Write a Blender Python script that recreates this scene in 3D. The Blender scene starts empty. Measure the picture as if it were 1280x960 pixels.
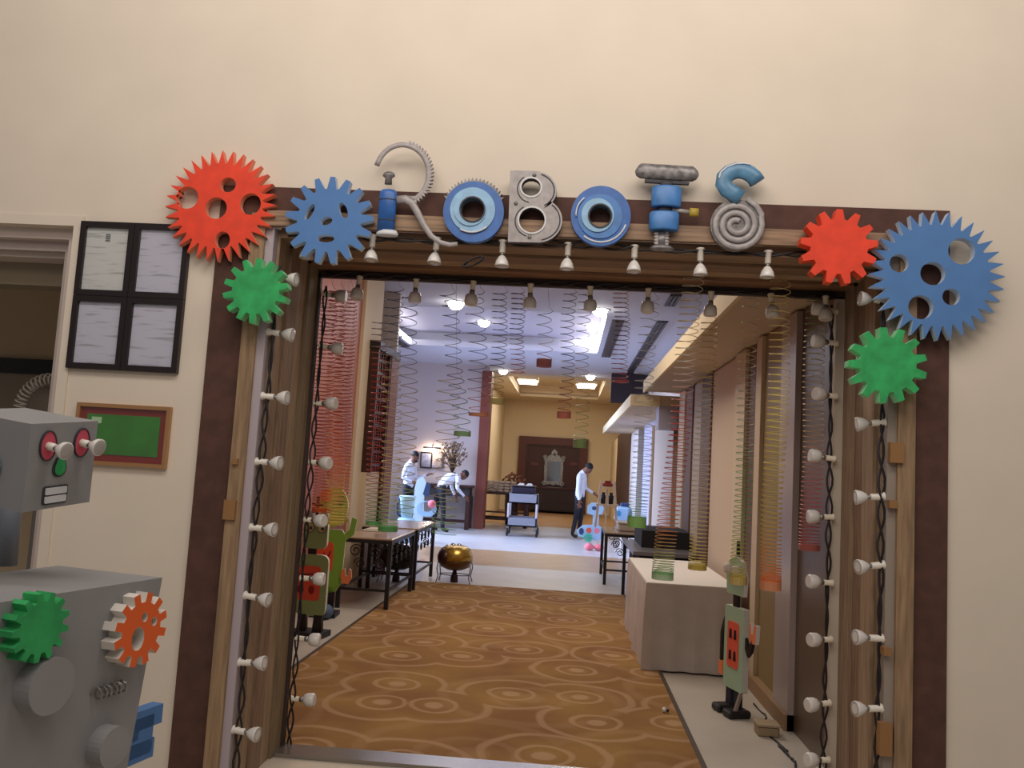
import bpy, math, random
from mathutils import Vector, Matrix, Quaternion
from mathutils.geometry import tessellate_polygon
random.seed(7)
SC = bpy.context.scene
COL = SC.collection
PI = math.pi
sin, cos = math.sin, math.cos

# ------------------------------------------------------------------ camera
FPX, EYE = 1060.0, 1.55
ROLL, YAW = math.radians(3.3), math.radians(4.0)
PITCH = math.atan(104 / 1060 * cos(ROLL))
FW = Vector((-sin(YAW) * cos(PITCH), cos(YAW) * cos(PITCH), sin(PITCH)))
_r0 = Vector((cos(YAW), sin(YAW), 0)); _u0 = _r0.cross(FW)
RT = _r0 * cos(ROLL) + _u0 * sin(ROLL)
UP = -_r0 * sin(ROLL) + _u0 * cos(ROLL)
CAMP = Vector((0, 0, EYE))
cam = bpy.data.cameras.new('camera'); cam.sensor_width = 36; cam.lens = 36 * FPX / 1280
cam.clip_start = 0.05; cam.clip_end = 200
camo = bpy.data.objects.new('camera', cam); COL.objects.link(camo)
M3 = Matrix((RT, UP, -FW)).transposed()
camo.matrix_world = Matrix.Translation(CAMP) @ M3.to_4x4()
SC.camera = camo
def ray(px, py): return RT * ((px - 640) / FPX) + UP * ((480 - py) / FPX) + FW
def at(px, py, Y): d = ray(px, py); return CAMP + d * (Y / d.y)
def onfloor(px, py, z=0.0): d = ray(px, py); return CAMP + d * ((z - EYE) / d.z)

# ------------------------------------------------------------------ view, world, lights
SC.view_settings.view_transform = 'Standard'; SC.view_settings.look = 'None'
SC.view_settings.gamma = 1; SC.view_settings.exposure = 0.0
SC.view_settings.use_curve_mapping = False
def lin(c):
    return tuple(((v / 255) / 12.92 if v / 255 <= .04045 else (((v / 255) + .055) / 1.055) ** 2.4) for v in c) + (1,)
W = bpy.data.worlds.new('world'); SC.world = W; W.use_nodes = True
W.node_tree.nodes['Background'].inputs[0].default_value = lin((240, 232, 230))
W.node_tree.nodes['Background'].inputs[1].default_value = 0.20
def area(name, loc, target, sx, sy, power, col, spread=PI):
    l = bpy.data.lights.new(name, 'AREA'); l.shape = 'RECTANGLE'; l.size = sx; l.size_y = sy
    l.energy = power; l.color = lin(col)[:3]; l.spread = spread
    o = bpy.data.objects.new(name, l); COL.objects.link(o); o.location = loc
    o.rotation_euler = (Vector(target) - Vector(loc)).to_track_quat('-Z', 'Y').to_euler(); return o
def point(name, loc, power, col, r=.1):
    l = bpy.data.lights.new(name, 'POINT'); l.energy = power; l.color = lin(col)[:3]; l.shadow_soft_size = r
    o = bpy.data.objects.new(name, l); COL.objects.link(o); o.location = loc; return o
area('lobby_ceiling_light', (0, 1.5, 4.9), (0, 3.95, 3.4), 5.6, 1.0, 100, (255, 244, 232))
area('lobby_rear_fill', (-.5, -.4, 4.2), (-.1, 4.0, 1.9), 2.4, 1.2, 40, (255, 240, 228))  # unseen fill added behind the camera to light the portal frontally
area('corridor_window_light', (-5.3, 17.5, 2.2), (0, 17.2, .3), 4.5, 2.6, 430, (190, 212, 255), 1.75)
area('corridor_ceiling_light', (-1.2, 15.5, 4.3), (-1.2, 15.5, 0), 2.6, 3.4, 60, (215, 222, 255))
area('corridor_near_light', (-.4, 8.2, 3.98), (-.4, 8.2, 0), 1.8, 3.0, 95, (255, 242, 226))
area('far_hall_light', (-.4, 26.3, 4.3), (-.4, 26.3, 0), 2.4, 4, 120, (255, 246, 230))

# ------------------------------------------------------------------ materials
MATS = {}
def mat(name, rgb, rough=.6, metal=0.0, noise=0.0, scale=8.0, stretch=(1, 1, 1), bump=0.0, emit=0.0, rgb2=None, spec=None):
    if name in MATS: return MATS[name]
    m = bpy.data.materials.new(name); m.use_nodes = True; nt = m.node_tree; b = nt.nodes['Principled BSDF']
    b.inputs['Roughness'].default_value = rough; b.inputs['Metallic'].default_value = metal
    if spec is not None: b.inputs['Specular IOR Level'].default_value = spec
    c = lin(rgb); b.inputs['Base Color'].default_value = c
    if emit:
        b.inputs['Emission Color'].default_value = c; b.inputs['Emission Strength'].default_value = emit
    if noise or bump:
        tc = nt.nodes.new('ShaderNodeTexCoord'); mp = nt.nodes.new('ShaderNodeMapping'); mp.inputs['Scale'].default_value = stretch
        nz = nt.nodes.new('ShaderNodeTexNoise'); nz.inputs['Scale'].default_value = scale; nz.inputs['Detail'].default_value = 5
        nt.links.new(tc.outputs['Object'], mp.inputs[0]); nt.links.new(mp.outputs[0], nz.inputs['Vector'])
        if noise:
            rp = nt.nodes.new('ShaderNodeValToRGB'); d = rgb2 or tuple(v * (1 - noise) for v in rgb)
            rp.color_ramp.elements[0].position = .3; rp.color_ramp.elements[1].position = .7
            rp.color_ramp.elements[0].color = lin(d); rp.color_ramp.elements[1].color = c
            nt.links.new(nz.outputs['Fac'], rp.inputs[0]); nt.links.new(rp.outputs[0], b.inputs['Base Color'])
        if bump:
            bp = nt.nodes.new('ShaderNodeBump'); bp.inputs['Strength'].default_value = bump; bp.inputs['Distance'].default_value = .01
            nt.links.new(nz.outputs['Fac'], bp.inputs['Height']); nt.links.new(bp.outputs[0], b.inputs['Normal'])
    MATS[name] = m; return m
def slinky_mat():
    m = bpy.data.materials.new('slinky_plastic'); m.use_nodes = True; nt = m.node_tree; b = nt.nodes['Principled BSDF']
    a = nt.nodes.new('ShaderNodeAttribute'); a.attribute_name = 'Col'
    nt.links.new(a.outputs['Color'], b.inputs['Base Color']); b.inputs['Roughness'].default_value = .35; b.inputs['Alpha'].default_value = .72
    return m
def carpet_mat():
    m = bpy.data.materials.new('carpet_circles'); m.use_nodes = True; nt = m.node_tree; b = nt.nodes['Principled BSDF']
    b.inputs['Roughness'].default_value = .95; b.inputs['Specular IOR Level'].default_value = .1
    tc = nt.nodes.new('ShaderNodeTexCoord')
    def N(t): return nt.nodes.new(t)
    def ln(a, c): nt.links.new(a, c)
    def rings(scale, rnd, off):
        mp = N('ShaderNodeMapping'); mp.inputs['Location'].default_value = off; ln(tc.outputs['Object'], mp.inputs[0])
        nz = N('ShaderNodeTexNoise'); nz.inputs['Scale'].default_value = 2.2; ln(mp.outputs[0], nz.inputs['Vector'])
        mx = N('ShaderNodeVectorMath'); mx.operation = 'SCALE'; mx.inputs['Scale'].default_value = .10; ln(nz.outputs['Color'], mx.inputs[0])
        ad = N('ShaderNodeVectorMath'); ad.operation = 'ADD'; ln(mp.outputs[0], ad.inputs[0]); ln(mx.outputs[0], ad.inputs[1])
        vo = N('ShaderNodeTexVoronoi'); vo.voronoi_dimensions = '2D'; vo.inputs['Scale'].default_value = scale; vo.inputs['Randomness'].default_value = rnd
        ln(ad.outputs[0], vo.inputs['Vector'])
        r = N('ShaderNodeValToRGB'); r.color_ramp.interpolation = 'EASE'
        e = r.color_ramp.elements
        e[0].position = 0; e[0].color = (1, 1, 1, 1); e[1].position = 1; e[1].color = (0, 0, 0, 1)
        for p, v in ((.07, 1), (.10, .1), (.17, 0), (.195, .85), (.215, .85), (.24, 0), (.42, 0), (.455, .8), (.485, .8), (.52, 0)):
            k = e.new(p); k.color = (v, v, v, 1)
        ln(vo.outputs['Distance'], r.inputs[0]); return r, vo
    r1, v1 = rings(1.35, .7, (0, 0, 0)); r2, v2 = rings(.8, .6, (3.3, 1.7, 0))
    mxx = N('ShaderNodeMath'); mxx.operation = 'MAXIMUM'; ln(r1.outputs[0], mxx.inputs[0])
    hl = N('ShaderNodeMath'); hl.operation = 'MULTIPLY'; hl.inputs[1].default_value = .3; ln(r2.outputs[0], hl.inputs[0]); ln(hl.outputs[0], mxx.inputs[1])
    nz = N('ShaderNodeTexNoise'); nz.inputs['Scale'].default_value = 1.6; nz.inputs['Detail'].default_value = 3; ln(tc.outputs['Object'], nz.inputs['Vector'])
    cr = N('ShaderNodeValToRGB'); cr.color_ramp.elements[0].position = .35; cr.color_ramp.elements[1].position = .65
    cr.color_ramp.elements[0].color = lin((134, 96, 62)); cr.color_ramp.elements[1].color = lin((154, 118, 70)); ln(nz.outputs['Fac'], cr.inputs[0])
    n2 = N('ShaderNodeTexNoise'); n2.inputs['Scale'].default_value = 60; n2.inputs['Detail'].default_value = 2; ln(tc.outputs['Object'], n2.inputs['Vector'])
    mm = N('ShaderNodeMix'); mm.data_type = 'RGBA'; ln(mxx.outputs[0], mm.inputs[0]); ln(cr.outputs[0], mm.inputs[6]); mm.inputs[7].default_value = lin((206, 172, 140))
    ml = N('ShaderNodeMath'); ml.operation = 'MULTIPLY'; ml.inputs[1].default_value = .40; ln(mxx.outputs[0], ml.inputs[0]); ln(ml.outputs[0], mm.inputs[0])
    ln(mm.outputs[2], b.inputs['Base Color'])
    bp = N('ShaderNodeBump'); bp.inputs['Strength'].default_value = .4; bp.inputs['Distance'].default_value = .01; ln(n2.outputs['Fac'], bp.inputs['Height']); ln(bp.outputs[0], b.inputs['Normal'])
    return m
def paper_mat(name, seed, rgb=(214, 214, 222)):
    m = bpy.data.materials.new(name); m.use_nodes = True; nt = m.node_tree; b = nt.nodes['Principled BSDF']
    b.inputs['Roughness'].default_value = .5
    tc = nt.nodes.new('ShaderNodeTexCoord'); mp = nt.nodes.new('ShaderNodeMapping'); mp.inputs['Location'].default_value = (seed * .37, 0, seed * .013)
    mp.inputs['Scale'].default_value = (6, 6, 75); nt.links.new(tc.outputs['Object'], mp.inputs[0])
    nz = nt.nodes.new('ShaderNodeTexNoise'); nz.inputs['Scale'].default_value = 1; nz.inputs['Detail'].default_value = 2; nt.links.new(mp.outputs[0], nz.inputs['Vector'])
    rp = nt.nodes.new('ShaderNodeValToRGB'); rp.color_ramp.elements[0].position = .56; rp.color_ramp.elements[1].position = .66
    rp.color_ramp.elements[0].color = lin(rgb); rp.color_ramp.elements[1].color = lin(tuple(v * .84 for v in rgb))
    nt.links.new(nz.outputs['Fac'], rp.inputs[0]); nt.links.new(rp.outputs[0], b.inputs['Base Color']); return m
def glass_mat():
    m = bpy.data.materials.new('clear_glass'); m.use_nodes = True; nt = m.node_tree; nt.nodes.remove(nt.nodes['Principled BSDF'])
    t = nt.nodes.new('ShaderNodeBsdfTransparent'); g = nt.nodes.new('ShaderNodeBsdfGlossy'); g.inputs['Roughness'].default_value = .03
    mx = nt.nodes.new('ShaderNodeMixShader'); mx.inputs[0].default_value = .05
    nt.links.new(t.outputs[0], mx.inputs[1]); nt.links.new(g.outputs[0], mx.inputs[2])
    nt.links.new(mx.outputs[0], nt.nodes['Material Output'].inputs[0]); return m
GLASS = glass_mat(); SLINKY = slinky_mat(); CARPET = carpet_mat()
cream = mat('cream_wall_paint', (224, 212, 196), .75, noise=.025, scale=3, bump=.02)
tan = mat('beige_paint', (196, 176, 146), .8)
brownp = mat('dark_brown_panel', (92, 60, 50), .8, noise=.2, scale=14)
woodL = mat('light_plank_wood', (166, 136, 104), .7, noise=.25, scale=9, stretch=(6, 6, .5), bump=.1)
woodM = mat('grey_brown_plank_wood', (168, 140, 114), .65, noise=.3, scale=9, stretch=(8, 8, .4), bump=.1)
woodH = mat('horizontal_plank_wood', (172, 140, 112), .65, noise=.3, scale=9, stretch=(.4, 8, 8), bump=.1)
blackm = mat('black_metal', (26, 24, 28), .45)
cablem = mat('black_cable', (30, 24, 28), .5)
lilac = mat('pale_lilac_batten', (176, 165, 172), .6)
white_cer = mat('white_ceramic', (226, 220, 210), .35)
cream_cer = mat('cream_ceramic', (228, 218, 198), .4)
bulbw = mat('white_reflector_bulb', (222, 218, 214), .25)
steel = mat('steel_collar', (150, 148, 146), .35, .8)
lens = mat('bulb_lens', (176, 172, 168), .15)
foamw = mat('white_foam', (222, 216, 208), .85)
silver = mat('silver_paint', (152, 150, 152), .5, .25, noise=.1, scale=5)
darkwood = mat('dark_red_wood', (66, 30, 24), .4, noise=.25, scale=6, stretch=(5, 5, .6))
chrome = mat('chrome', (205, 205, 208), .15, .95)
skin = mat('brown_skin', (120, 78, 58), .6)
hairm = mat('black_hair', (22, 17, 16), .7)
shirt = mat('white_shirt_cloth', (222, 226, 238), .8)
trous = mat('black_trouser_cloth', (24, 24, 34), .8)
shoe = mat('black_shoe', (16, 15, 16), .4)

# ------------------------------------------------------------------ mesh helpers
class MB:
    def __init__(s): s.v = []; s.f = []; s.m = []; s.sm = []
    def add(s, vs, fs, mi=0, sm=False):
        o = len(s.v); s.v += [Vector(p) for p in vs]
        for f in fs: s.f.append([o + i for i in f]); s.m.append(mi); s.sm.append(sm)
    def box(s, a, b, mi=0, M=None, bev=0.0, taper=None):
        (x0, y0, z0), (x1, y1, z1) = a, b
        if x0 > x1: x0, x1 = x1, x0
        if y0 > y1: y0, y1 = y1, y0
        if z0 > z1: z0, z1 = z1, z0
        if bev <= 0:
            vs = [(x0, y0, z0), (x1, y0, z0), (x1, y1, z0), (x0, y1, z0), (x0, y0, z1), (x1, y0, z1), (x1, y1, z1), (x0, y1, z1)]
            fs = [(3, 2, 1, 0), (4, 5, 6, 7), (0, 1, 5, 4), (1, 2, 6, 5), (2, 3, 7, 6), (3, 0, 4, 7)]
        else:
            e = min(bev, (x1 - x0) * .45, (y1 - y0) * .45, (z1 - z0) * .45)
            def ring(i, z): return [(x0 + e * (i + 0), y0 + i * 0 + e, z)]
            vs = []
            def oct(ex, z):
                return [(x0 + e, y0 + ex, z), (x1 - e, y0 + ex, z), (x1 - ex, y0 + e, z), (x1 - ex, y1 - e, z), (x1 - e, y1 - ex, z), (x0 + e, y1 - ex, z), (x0 + ex, y1 - e, z), (x0 + ex, y0 + e, z)]
            vs = oct(e, z0) + oct(0, z0 + e) + oct(0, z1 - e) + oct(e, z1)
            fs = [tuple(range(7, -1, -1)), tuple(range(24, 32))]
            for r in range(3):
                for k in range(8):
                    fs.append((r * 8 + k, r * 8 + (k + 1) % 8, r * 8 + 8 + (k + 1) % 8, r * 8 + 8 + k))
        if taper:
            cx, cy = (x0 + x1) / 2, (y0 + y1) / 2
            vs = [(cx + (x - cx) * (taper + (1 - taper) * (z - z0) / (z1 - z0)), cy + (y - cy) * (taper + (1 - taper) * (z - z0) / (z1 - z0)), z) for x, y, z in vs]
        if M is not None: vs = [M @ Vector(p) for p in vs]
        s.add(vs, fs, mi)
    def tube(s, pts, r, n=8, mi=0, cap=True, closed=False, sy=1.0):
        pts = [Vector(p) for p in pts]; rs = r if isinstance(r, (list, tuple)) else [r] * len(pts)
        N = len(pts); vs = []; up = None
        for i, p in enumerate(pts):
            if closed: d = pts[(i + 1) % N] - pts[i - 1]
            else: d = pts[min(i + 1, N - 1)] - pts[max(i - 1, 0)]
            d.normalize()
            if up is None: up = Vector((0, 0, 1)) if abs(d.z) < .9 else Vector((0, 1, 0))
            a = d.cross(up)
            if a.length < 1e-5: a = d.cross(Vector((1, 0, 0)))
            a.normalize(); b = a.cross(d); b.normalize(); up = b
            for k in range(n):
                t = 2 * PI * k / n; q = a * (cos(t) * rs[i]) + b * (sin(t) * rs[i]); q.y *= sy; vs.append(p + q)
        fs = []
        for i in range(N if closed else N - 1):
            j = (i + 1) % N
            for k in range(n): fs.append((i * n + k, i * n + (k + 1) % n, j * n + (k + 1) % n, j * n + k))
        if cap and not closed: fs += [tuple(range(n - 1, -1, -1)), tuple((N - 1) * n + k for k in range(n))]
        s.add(vs, fs, mi, n > 5)
    def bar(s, a, b, w, mi=0, h=None):
        a, b = Vector(a), Vector(b); d = (b - a).normalized(); h = h or w
        up = Vector((0, 0, 1)) if abs(d.z) < .95 else Vector((0, 1, 0))
        x = d.cross(up).normalized() * w / 2; y = x.cross(d).normalized() * h / 2
        vs = [a - x - y, a + x - y, a + x + y, a - x + y, b - x - y, b + x - y, b + x + y, b - x + y]
        s.add(vs, [(3, 2, 1, 0), (4, 5, 6, 7), (0, 1, 5, 4), (1, 2, 6, 5), (2, 3, 7, 6), (3, 0, 4, 7)], mi)
    def lathe(s, prof, o=(0, 0, 0), n=16, mi=0, M=None, mis=None):
        o = Vector(o); vs = []; fs = []
        for r, z in prof:
            for k in range(n):
                t = 2 * PI * k / n; q = Vector((r * cos(t), r * sin(t), z))
                vs.append(o + (M @ q if M is not None else q))
        b = len(s.v)
        s.v += vs
        for i in range(len(prof) - 1):
            for k in range(n):
                s.f.append([b + i * n + k, b + i * n + (k + 1) % n, b + (i + 1) * n + (k + 1) % n, b + (i + 1) * n + k]); s.m.append(mis[i] if mis else mi); s.sm.append(True)
        for i, rev in ((0, True), (len(prof) - 1, False)):
            if prof[i][0] > 1e-4:
                f = [b + i * n + k for k in range(n)]
                s.f.append(f[::-1] if rev else f); s.m.append(mis[min(i, len(mis) - 1)] if mis else mi); s.sm.append(False)
    def ball(s, c, r, mi=0, n=12, m=8):
        rx, ry, rz = r if isinstance(r, (tuple, list)) else (r, r, r)
        prof = [(max(sin(PI * i / m), 1e-5), -cos(PI * i / m)) for i in range(m + 1)]
        s.lathe(prof, c, n, mi, Matrix.Diagonal((rx, ry, rz)))
    def prism(s, outer, holes, back, front, fm=0, sm_=1, mapf=None):
        """outline in 2D -> slab; mapf(u, v, w) gives the world point, w in {back, front}"""
        loops = [outer] + list(holes); flat = [p for L in loops for p in L]
        tris = tessellate_polygon([[Vector((p[0], p[1], 0)) for p in L] for L in loops])
        n = len(flat); mapf = mapf or (lambda u, v, w: (u, w, v))
        vs = [mapf(p[0], p[1], front) for p in flat] + [mapf(p[0], p[1], back) for p in flat]
        o = len(s.v); s.v += [Vector(p) for p in vs]
        for t in tris:
            s.f.append([o + i for i in t]); s.m.append(fm); s.sm.append(False)
            s.f.append([o + n + i for i in reversed(t)]); s.m.append(sm_); s.sm.append(False)
        k = 0
        for L in loops:
            for i in range(len(L)):
                a, b = k + i, k + (i + 1) % len(L)
                s.f.append([o + a, o + b, o + n + b, o + n + a]); s.m.append(sm_); s.sm.append(False)
            k += len(L)
    def build(s, name, mats, parent=None, local=False):
        if not isinstance(mats, (list, tuple)): mats = [mats]
        me = bpy.data.meshes.new(name)
        off = Vector((0, 0, 0)) if (parent is None or local) else wloc(parent)
        me.from_pydata([tuple(p - off) for p in s.v], [], s.f)
        for m in mats: me.materials.append(m)
        me.polygons.foreach_set('material_index', s.m); me.polygons.foreach_set('use_smooth', s.sm); me.update()
        import bmesh
        if len(me.polygons) < 4000:
            bm = bmesh.new(); bm.from_mesh(me); bmesh.ops.recalc_face_normals(bm, faces=bm.faces); bm.to_mesh(me); bm.free()
        o = bpy.data.objects.new(name, me); COL.objects.link(o)
        if parent is not None: o.parent = parent
        return o
def wloc(o):
    p = Vector((0, 0, 0))
    while o is not None: p += o.location; o = o.parent
    return p
def thing(name, label, cat, loc=(0, 0, 0), rz=0.0, group=None):
    o = bpy.data.objects.new(name, None); o.empty_display_size = .1; COL.objects.link(o); o.location = loc; o.rotation_euler = (0, 0, rz)
    return tag(o, label, cat, group)
def tag(o, label, cat, group=None):
    o['label'] = label; o['category'] = cat
    if group: o['group'] = group
    return o
def struct(o): o['kind'] = 'structure'; return o
def sbox(name, a, b, m, parent=None): x = MB(); x.box(a, b); o = x.build(name, m, parent); return struct(o) if parent is None else o
def part(name, m, parent, fn, local=False, label=None):
    x = MB(); fn(x); o = x.build(name, m, parent, local)
    if label: o['label'] = label
    return o
KIDS = {}
def copy_tree(o, parent=None):
    kids = [c for c in bpy.data.objects if c.parent == o]
    c = o.copy(); COL.objects.link(c)
    if parent: c.parent = parent
    for k in kids: copy_tree(k, c)
    return c
def ell(cx, cy, rx, ry=None, n=22, rot=0.0):
    ry = ry or rx
    return [(cx + rx * cos(t) * cos(rot) - ry * sin(t) * sin(rot), cy + rx * cos(t) * sin(rot) + ry * sin(t) * cos(rot)) for t in (2 * PI * k / n for k in range(n))]
def rrect(x0, y0, x1, y1, r, n=4):
    out = []
    for cx, cy, a in ((x1 - r, y1 - r, 0), (x0 + r, y1 - r, 90), (x0 + r, y0 + r, 180), (x1 - r, y0 + r, 270)):
        for k in range(n + 1):
            t = math.radians(a + 90 * k / n); out.append((cx + r * cos(t), cy + r * sin(t)))
    return out
ORD = ['first', 'second', 'third', 'fourth', 'fifth', 'sixth', 'seventh', 'eighth', 'ninth', 'tenth', 'eleventh', 'twelfth']

YW = 3.95            # the lobby wall's face
YR = 4.55            # rear edge of the portal
# ------------------------------------------------------------------ structure: lobby wall and doorway on the left
PXL, PXR, PZT = -1.75, 1.70, 2.84     # outer edges of the brown surround
IX, IZ = 1.45, 2.60                    # inner faces of the portal
wl = MB()
DX = -2.50                             # jamb of the left doorway
wl.box((DX + .06, YW, 0), (-1.53, YW + .25, 4.6))
wl.build('wall_front_left', cream)['kind'] = 'structure'
sbox('wall_front_right', (1.53, YW, 0), (4.2, YW + .25, 4.6), cream)
sbox('wall_front_top', (-1.53, YW, 2.72), (1.53, YW + .25, 4.6), cream)
sbox('wall_front_over_door', (-5.2, YW, 2.66), (DX + .06, YW + .25, 4.6), cream)
sbox('wall_front_far_left', (-5.2, YW, 0), (-3.75, YW + .25, 2.66), cream)
# stepped casing round the left doorway
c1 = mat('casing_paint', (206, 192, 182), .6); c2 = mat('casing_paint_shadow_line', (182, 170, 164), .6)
def casing(i, x, z, y0, y1, w, m):
    b = MB(); b.box((x - w, y0, 0), (x, y1, z)); b.box((-3.75, y0, z - w), (x - w, y1, z)); struct(b.build('trim_%d' % i, m))
casing(1, DX + .065, 2.66, YW - .012, YW + .07, .05, cream)
casing(2, DX + .02, 2.615, YW + .05, YW + .12, .06, c1)
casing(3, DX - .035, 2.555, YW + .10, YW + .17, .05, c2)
casing(4, DX - .08, 2.51, YW + .15, YW + .30, .03, c1)
sbox('trim_5', (-3.75, YW + .28, 2.36), (DX - .10, YW + .42, 2.50), mat('olive_grey_lintel', (140, 128, 108), .8))
sbox('wall_side_room_back', (-5.2, 5.9, 0), (-2.675, 6.0, 4.0), tan)
sbox('wall_side_room_right', (-2.675, YW + .25, 0), (-2.661, 6.0, 4.0), tan)
sbox('ceiling_side_room', (-5.2, YW + .25, 3.0), (-2.66, 6.0, 3.1), cream)
# floors
tilem = mat('grey_floor_tile', (196, 188, 176), .35, noise=.06, scale=2.5)
sbox('floor_lobby', (-5.2, -2, -.06), (4.2, 4.42, 0), mat('lobby_marble', (214, 202, 184), .3, noise=.08, scale=3))
sbox('floor', (-6, 4.42, -.06), (4, 13.4, 0), tilem)
sbox('floor_tan_border', (-6, 13.4, -.06), (4, 15.9, 0), mat('tan_floor_tile', (176, 142, 106), .3, noise=.08, scale=3))
sbox('floor_daylit_band', (-6, 15.9, -.06), (4, 23.2, 0), mat('daylit_floor_tile', (206, 204, 206), .28, noise=.06, scale=3))  # tile band coloured paler to carry the window daylight on the floor
sbox('floor_far_hall', (-6, 23.2, -.06), (4, 32, 0), mat('gold_floor_tile', (170, 130, 88), .4, noise=.15, scale=2))
cp = sbox('carpet', (-1.9, 4.6, 0), (.80, 11.1, .012), CARPET); del cp['kind']
cp.name = 'carpet_runner'; tag(cp, 'orange brown corridor carpet woven with pale rings and circles', 'carpet')
sbox('trim_6', (-1.45, 4.44, 0), (1.45, 4.60, .02), mat('threshold_steel', (150, 144, 136), .25, .7))
sbox('trim_7', (.80, 4.6, 0), (.83, 11.1, .014), mat('carpet_edge_strip', (72, 58, 46), .5))
sbox('trim_8', (-1.93, 4.6, 0), (-1.90, 11.1, .014), MATS['carpet_edge_strip'])
# corridor left wall: brown wood wall, cream pilaster, lattice screen
redw = mat('rosewood_wall_panel', (170, 100, 78), .5, noise=.15, scale=5, stretch=(5, 5, .5))
palew = mat('pale_corridor_paint', (214, 204, 200), .75)
sbox('wall_left', (-2.66, YW + .25, 0), (-2.62, 10.2, 4.05), redw)
sbox('wall_left_pilaster', (-2.80, 10.2, 0), (-2.58, 11.15, 4.05), mat('cream_pilaster', (212, 192, 160), .7))
sbox('wall_left_end', (-5.5, 12.4, 0), (-2.62, 12.5, 4.05), palew)
sbox('wall_left_window_side', (-5.62, 12.4, 0), (-5.5, 21.1, 4.05), palew)
sbox('wall_back_left', (-5.6, 21.1, 0), (-2.05, 21.25, 4.05), mat('lilac_white_paint', (216, 206, 206), .75))
sbox('wall_back_left_pillar', (-2.22, 20.95, 0), (-1.98, 21.5, 3.9), mat('red_brown_pillar', (136, 70, 56), .5))
sbox('wall_far_left', (-2.55, 21.5, 0), (-2.40, 31.4, 4.05), mat('warm_cream_paint', (226, 206, 170), .75))
sbox('wall_far', (-2.55, 31.4, 0), (4, 31.55, 4.3), MATS['warm_cream_paint'])
# lattice screen against the left wall
ls = thing('lattice_screen', 'dark wooden lattice screen with beige lower panel beside the cream left pilaster', 'screen', (-2.6, 11.2, 0))
part('base_panel', mat('beige_screen_panel', (204, 186, 160), .7), ls, lambda b: b.box((-2.64, 10.58, 0), (-2.50, 11.34, 1.38)))
part('back_panel', mat('amber_back_panel', (150, 108, 66), .6), ls, lambda b: b.box((-2.68, 10.58, 1.38), (-2.62, 11.84, 2.95)))
for yy in (10.58, 11.29): part('post', darkwood, ls, lambda b, yy=yy: b.box((-2.64, yy, 1.38 if yy < 11 else 0), (-2.46, yy + .07, 2.98)))
part('end_panel', mat('red_end_panel', (120, 56, 50), .5), ls, lambda b: b.box((-2.64, 11.36, 0), (-2.45, 11.84, 2.98)))
part('top_rail', blackm, ls, lambda b: b.box((-2.70, 10.56, 2.95), (-2.44, 11.86, 3.06)))
for k in range(9): part('lattice_bar', darkwood, ls, lambda b, k=k: b.box((-2.62, 10.64, 1.46 + k * .17), (-2.495, 11.29, 1.50 + k * .17)))
for k in range(4): part('lattice_bar', darkwood, ls, lambda b, k=k: b.box((-2.615, 10.72 + k * .15, 1.40), (-2.50, 10.75 + k * .15, 2.95)))
# right wall: pilasters and panels, all of differing depth
sbox('wall_right', (1.92, YW + .25, 0), (2.05, 31.4, 4.1), mat('mauve_paint', (186, 170, 158), .75))
dk = mat('dark_olive_panel', (92, 74, 58), .35); mv = mat('mauve_grey_panel', (168, 152, 148), .3)
ol = mat('olive_gold_panel', (142, 122, 84), .5); le = mat('pale_edge_panel', (206, 188, 160), .6)
db = mat('brown_panel_wall', (98, 66, 50), .5); bp_ = mat('beige_pink_panel', (206, 184, 158), .7)
blk = mat('black_gap', (18, 15, 16), .9)
strips = [(4.56, 5.62, 1.50, dk), (5.62, 6.00, 1.46, mv), (6.0, 6.66, 1.50, ol), (6.66, 6.84, 1.47, le), (6.84, 7.36, 1.52, db), (7.36, 7.80, 1.49, le),
          (7.80, 9.15, 1.52, bp_), (9.15, 9.8, 1.50, db), (9.8, 10.5, 1.52, MATS['mauve_paint']), (10.5, 11.07, 1.50, db), (11.07, 11.6, 1.48, le),
          (11.6, 12.3, 1.60, blk), (12.3, 14.9, 1.50, MATS['mauve_paint']), (14.9, 17.0, 1.50, mat('lilac_paint', (186, 184, 206), .5)), (17.0, 18.4, 1.62, blk), (18.4, 20.4, 1.50, palew), (20.4, 26, 1.50, darkwood), (26, 31.4, 1.6, MATS['warm_cream_paint'])]
for i, (y0, y1, x, m) in enumerate(strips): sbox('wall_right_panel_%d' % (i + 1), (x, y0, 0), (1.92, y1, 2.68), m)
sbox('baseboard_right', (1.44, 5.62, 0), (1.50, 7.8, .10), mat('skirting', (150, 120, 88), .6))
sbox('wall_right_louvre', (1.88, 10.6, 3.0), (1.93, 13.4, 3.75), blk)
soff = mat('soffit_underside', (206, 186, 160), .8); fas = mat('cream_fascia', (226, 208, 170), .7)
sb = MB(); sb.box((1.03, 4.62, 2.70), (1.92, 11.8, 2.84)); struct(sb.build('ceiling_soffit_near', soff))
sbox('trim_9', (1.00, 4.62, 2.68), (1.03, 11.8, 2.84), fas)
sb = MB(); sb.box((.88, 11.86, 2.52), (1.92, 21, 2.66)); struct(sb.build('ceiling_soffit_far', soff))
b = MB(); b.add([(.98, 11.84, 2.64), (1.24, 11.84, 2.64), (1.24, 11.84, 2.50), (.84, 11.84, 2.50), (.98, 11.88, 2.64), (1.24, 11.88, 2.64), (1.24, 11.88, 2.50), (.84, 11.88, 2.50)],
      [(0, 1, 2, 3), (7, 6, 5, 4), (0, 4, 5, 1), (1, 5, 6, 2), (2, 6, 7, 3), (3, 7, 4, 0)]); struct(b.build('trim_10', fas))
sbox('trim_11', (.84, 11.88, 2.50), (.88, 21, 2.66), fas)
sbox('wall_right_bracket', (1.24, 11.9, 2.2), (1.5, 12.3, 2.66), MATS['lilac_paint'])
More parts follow.
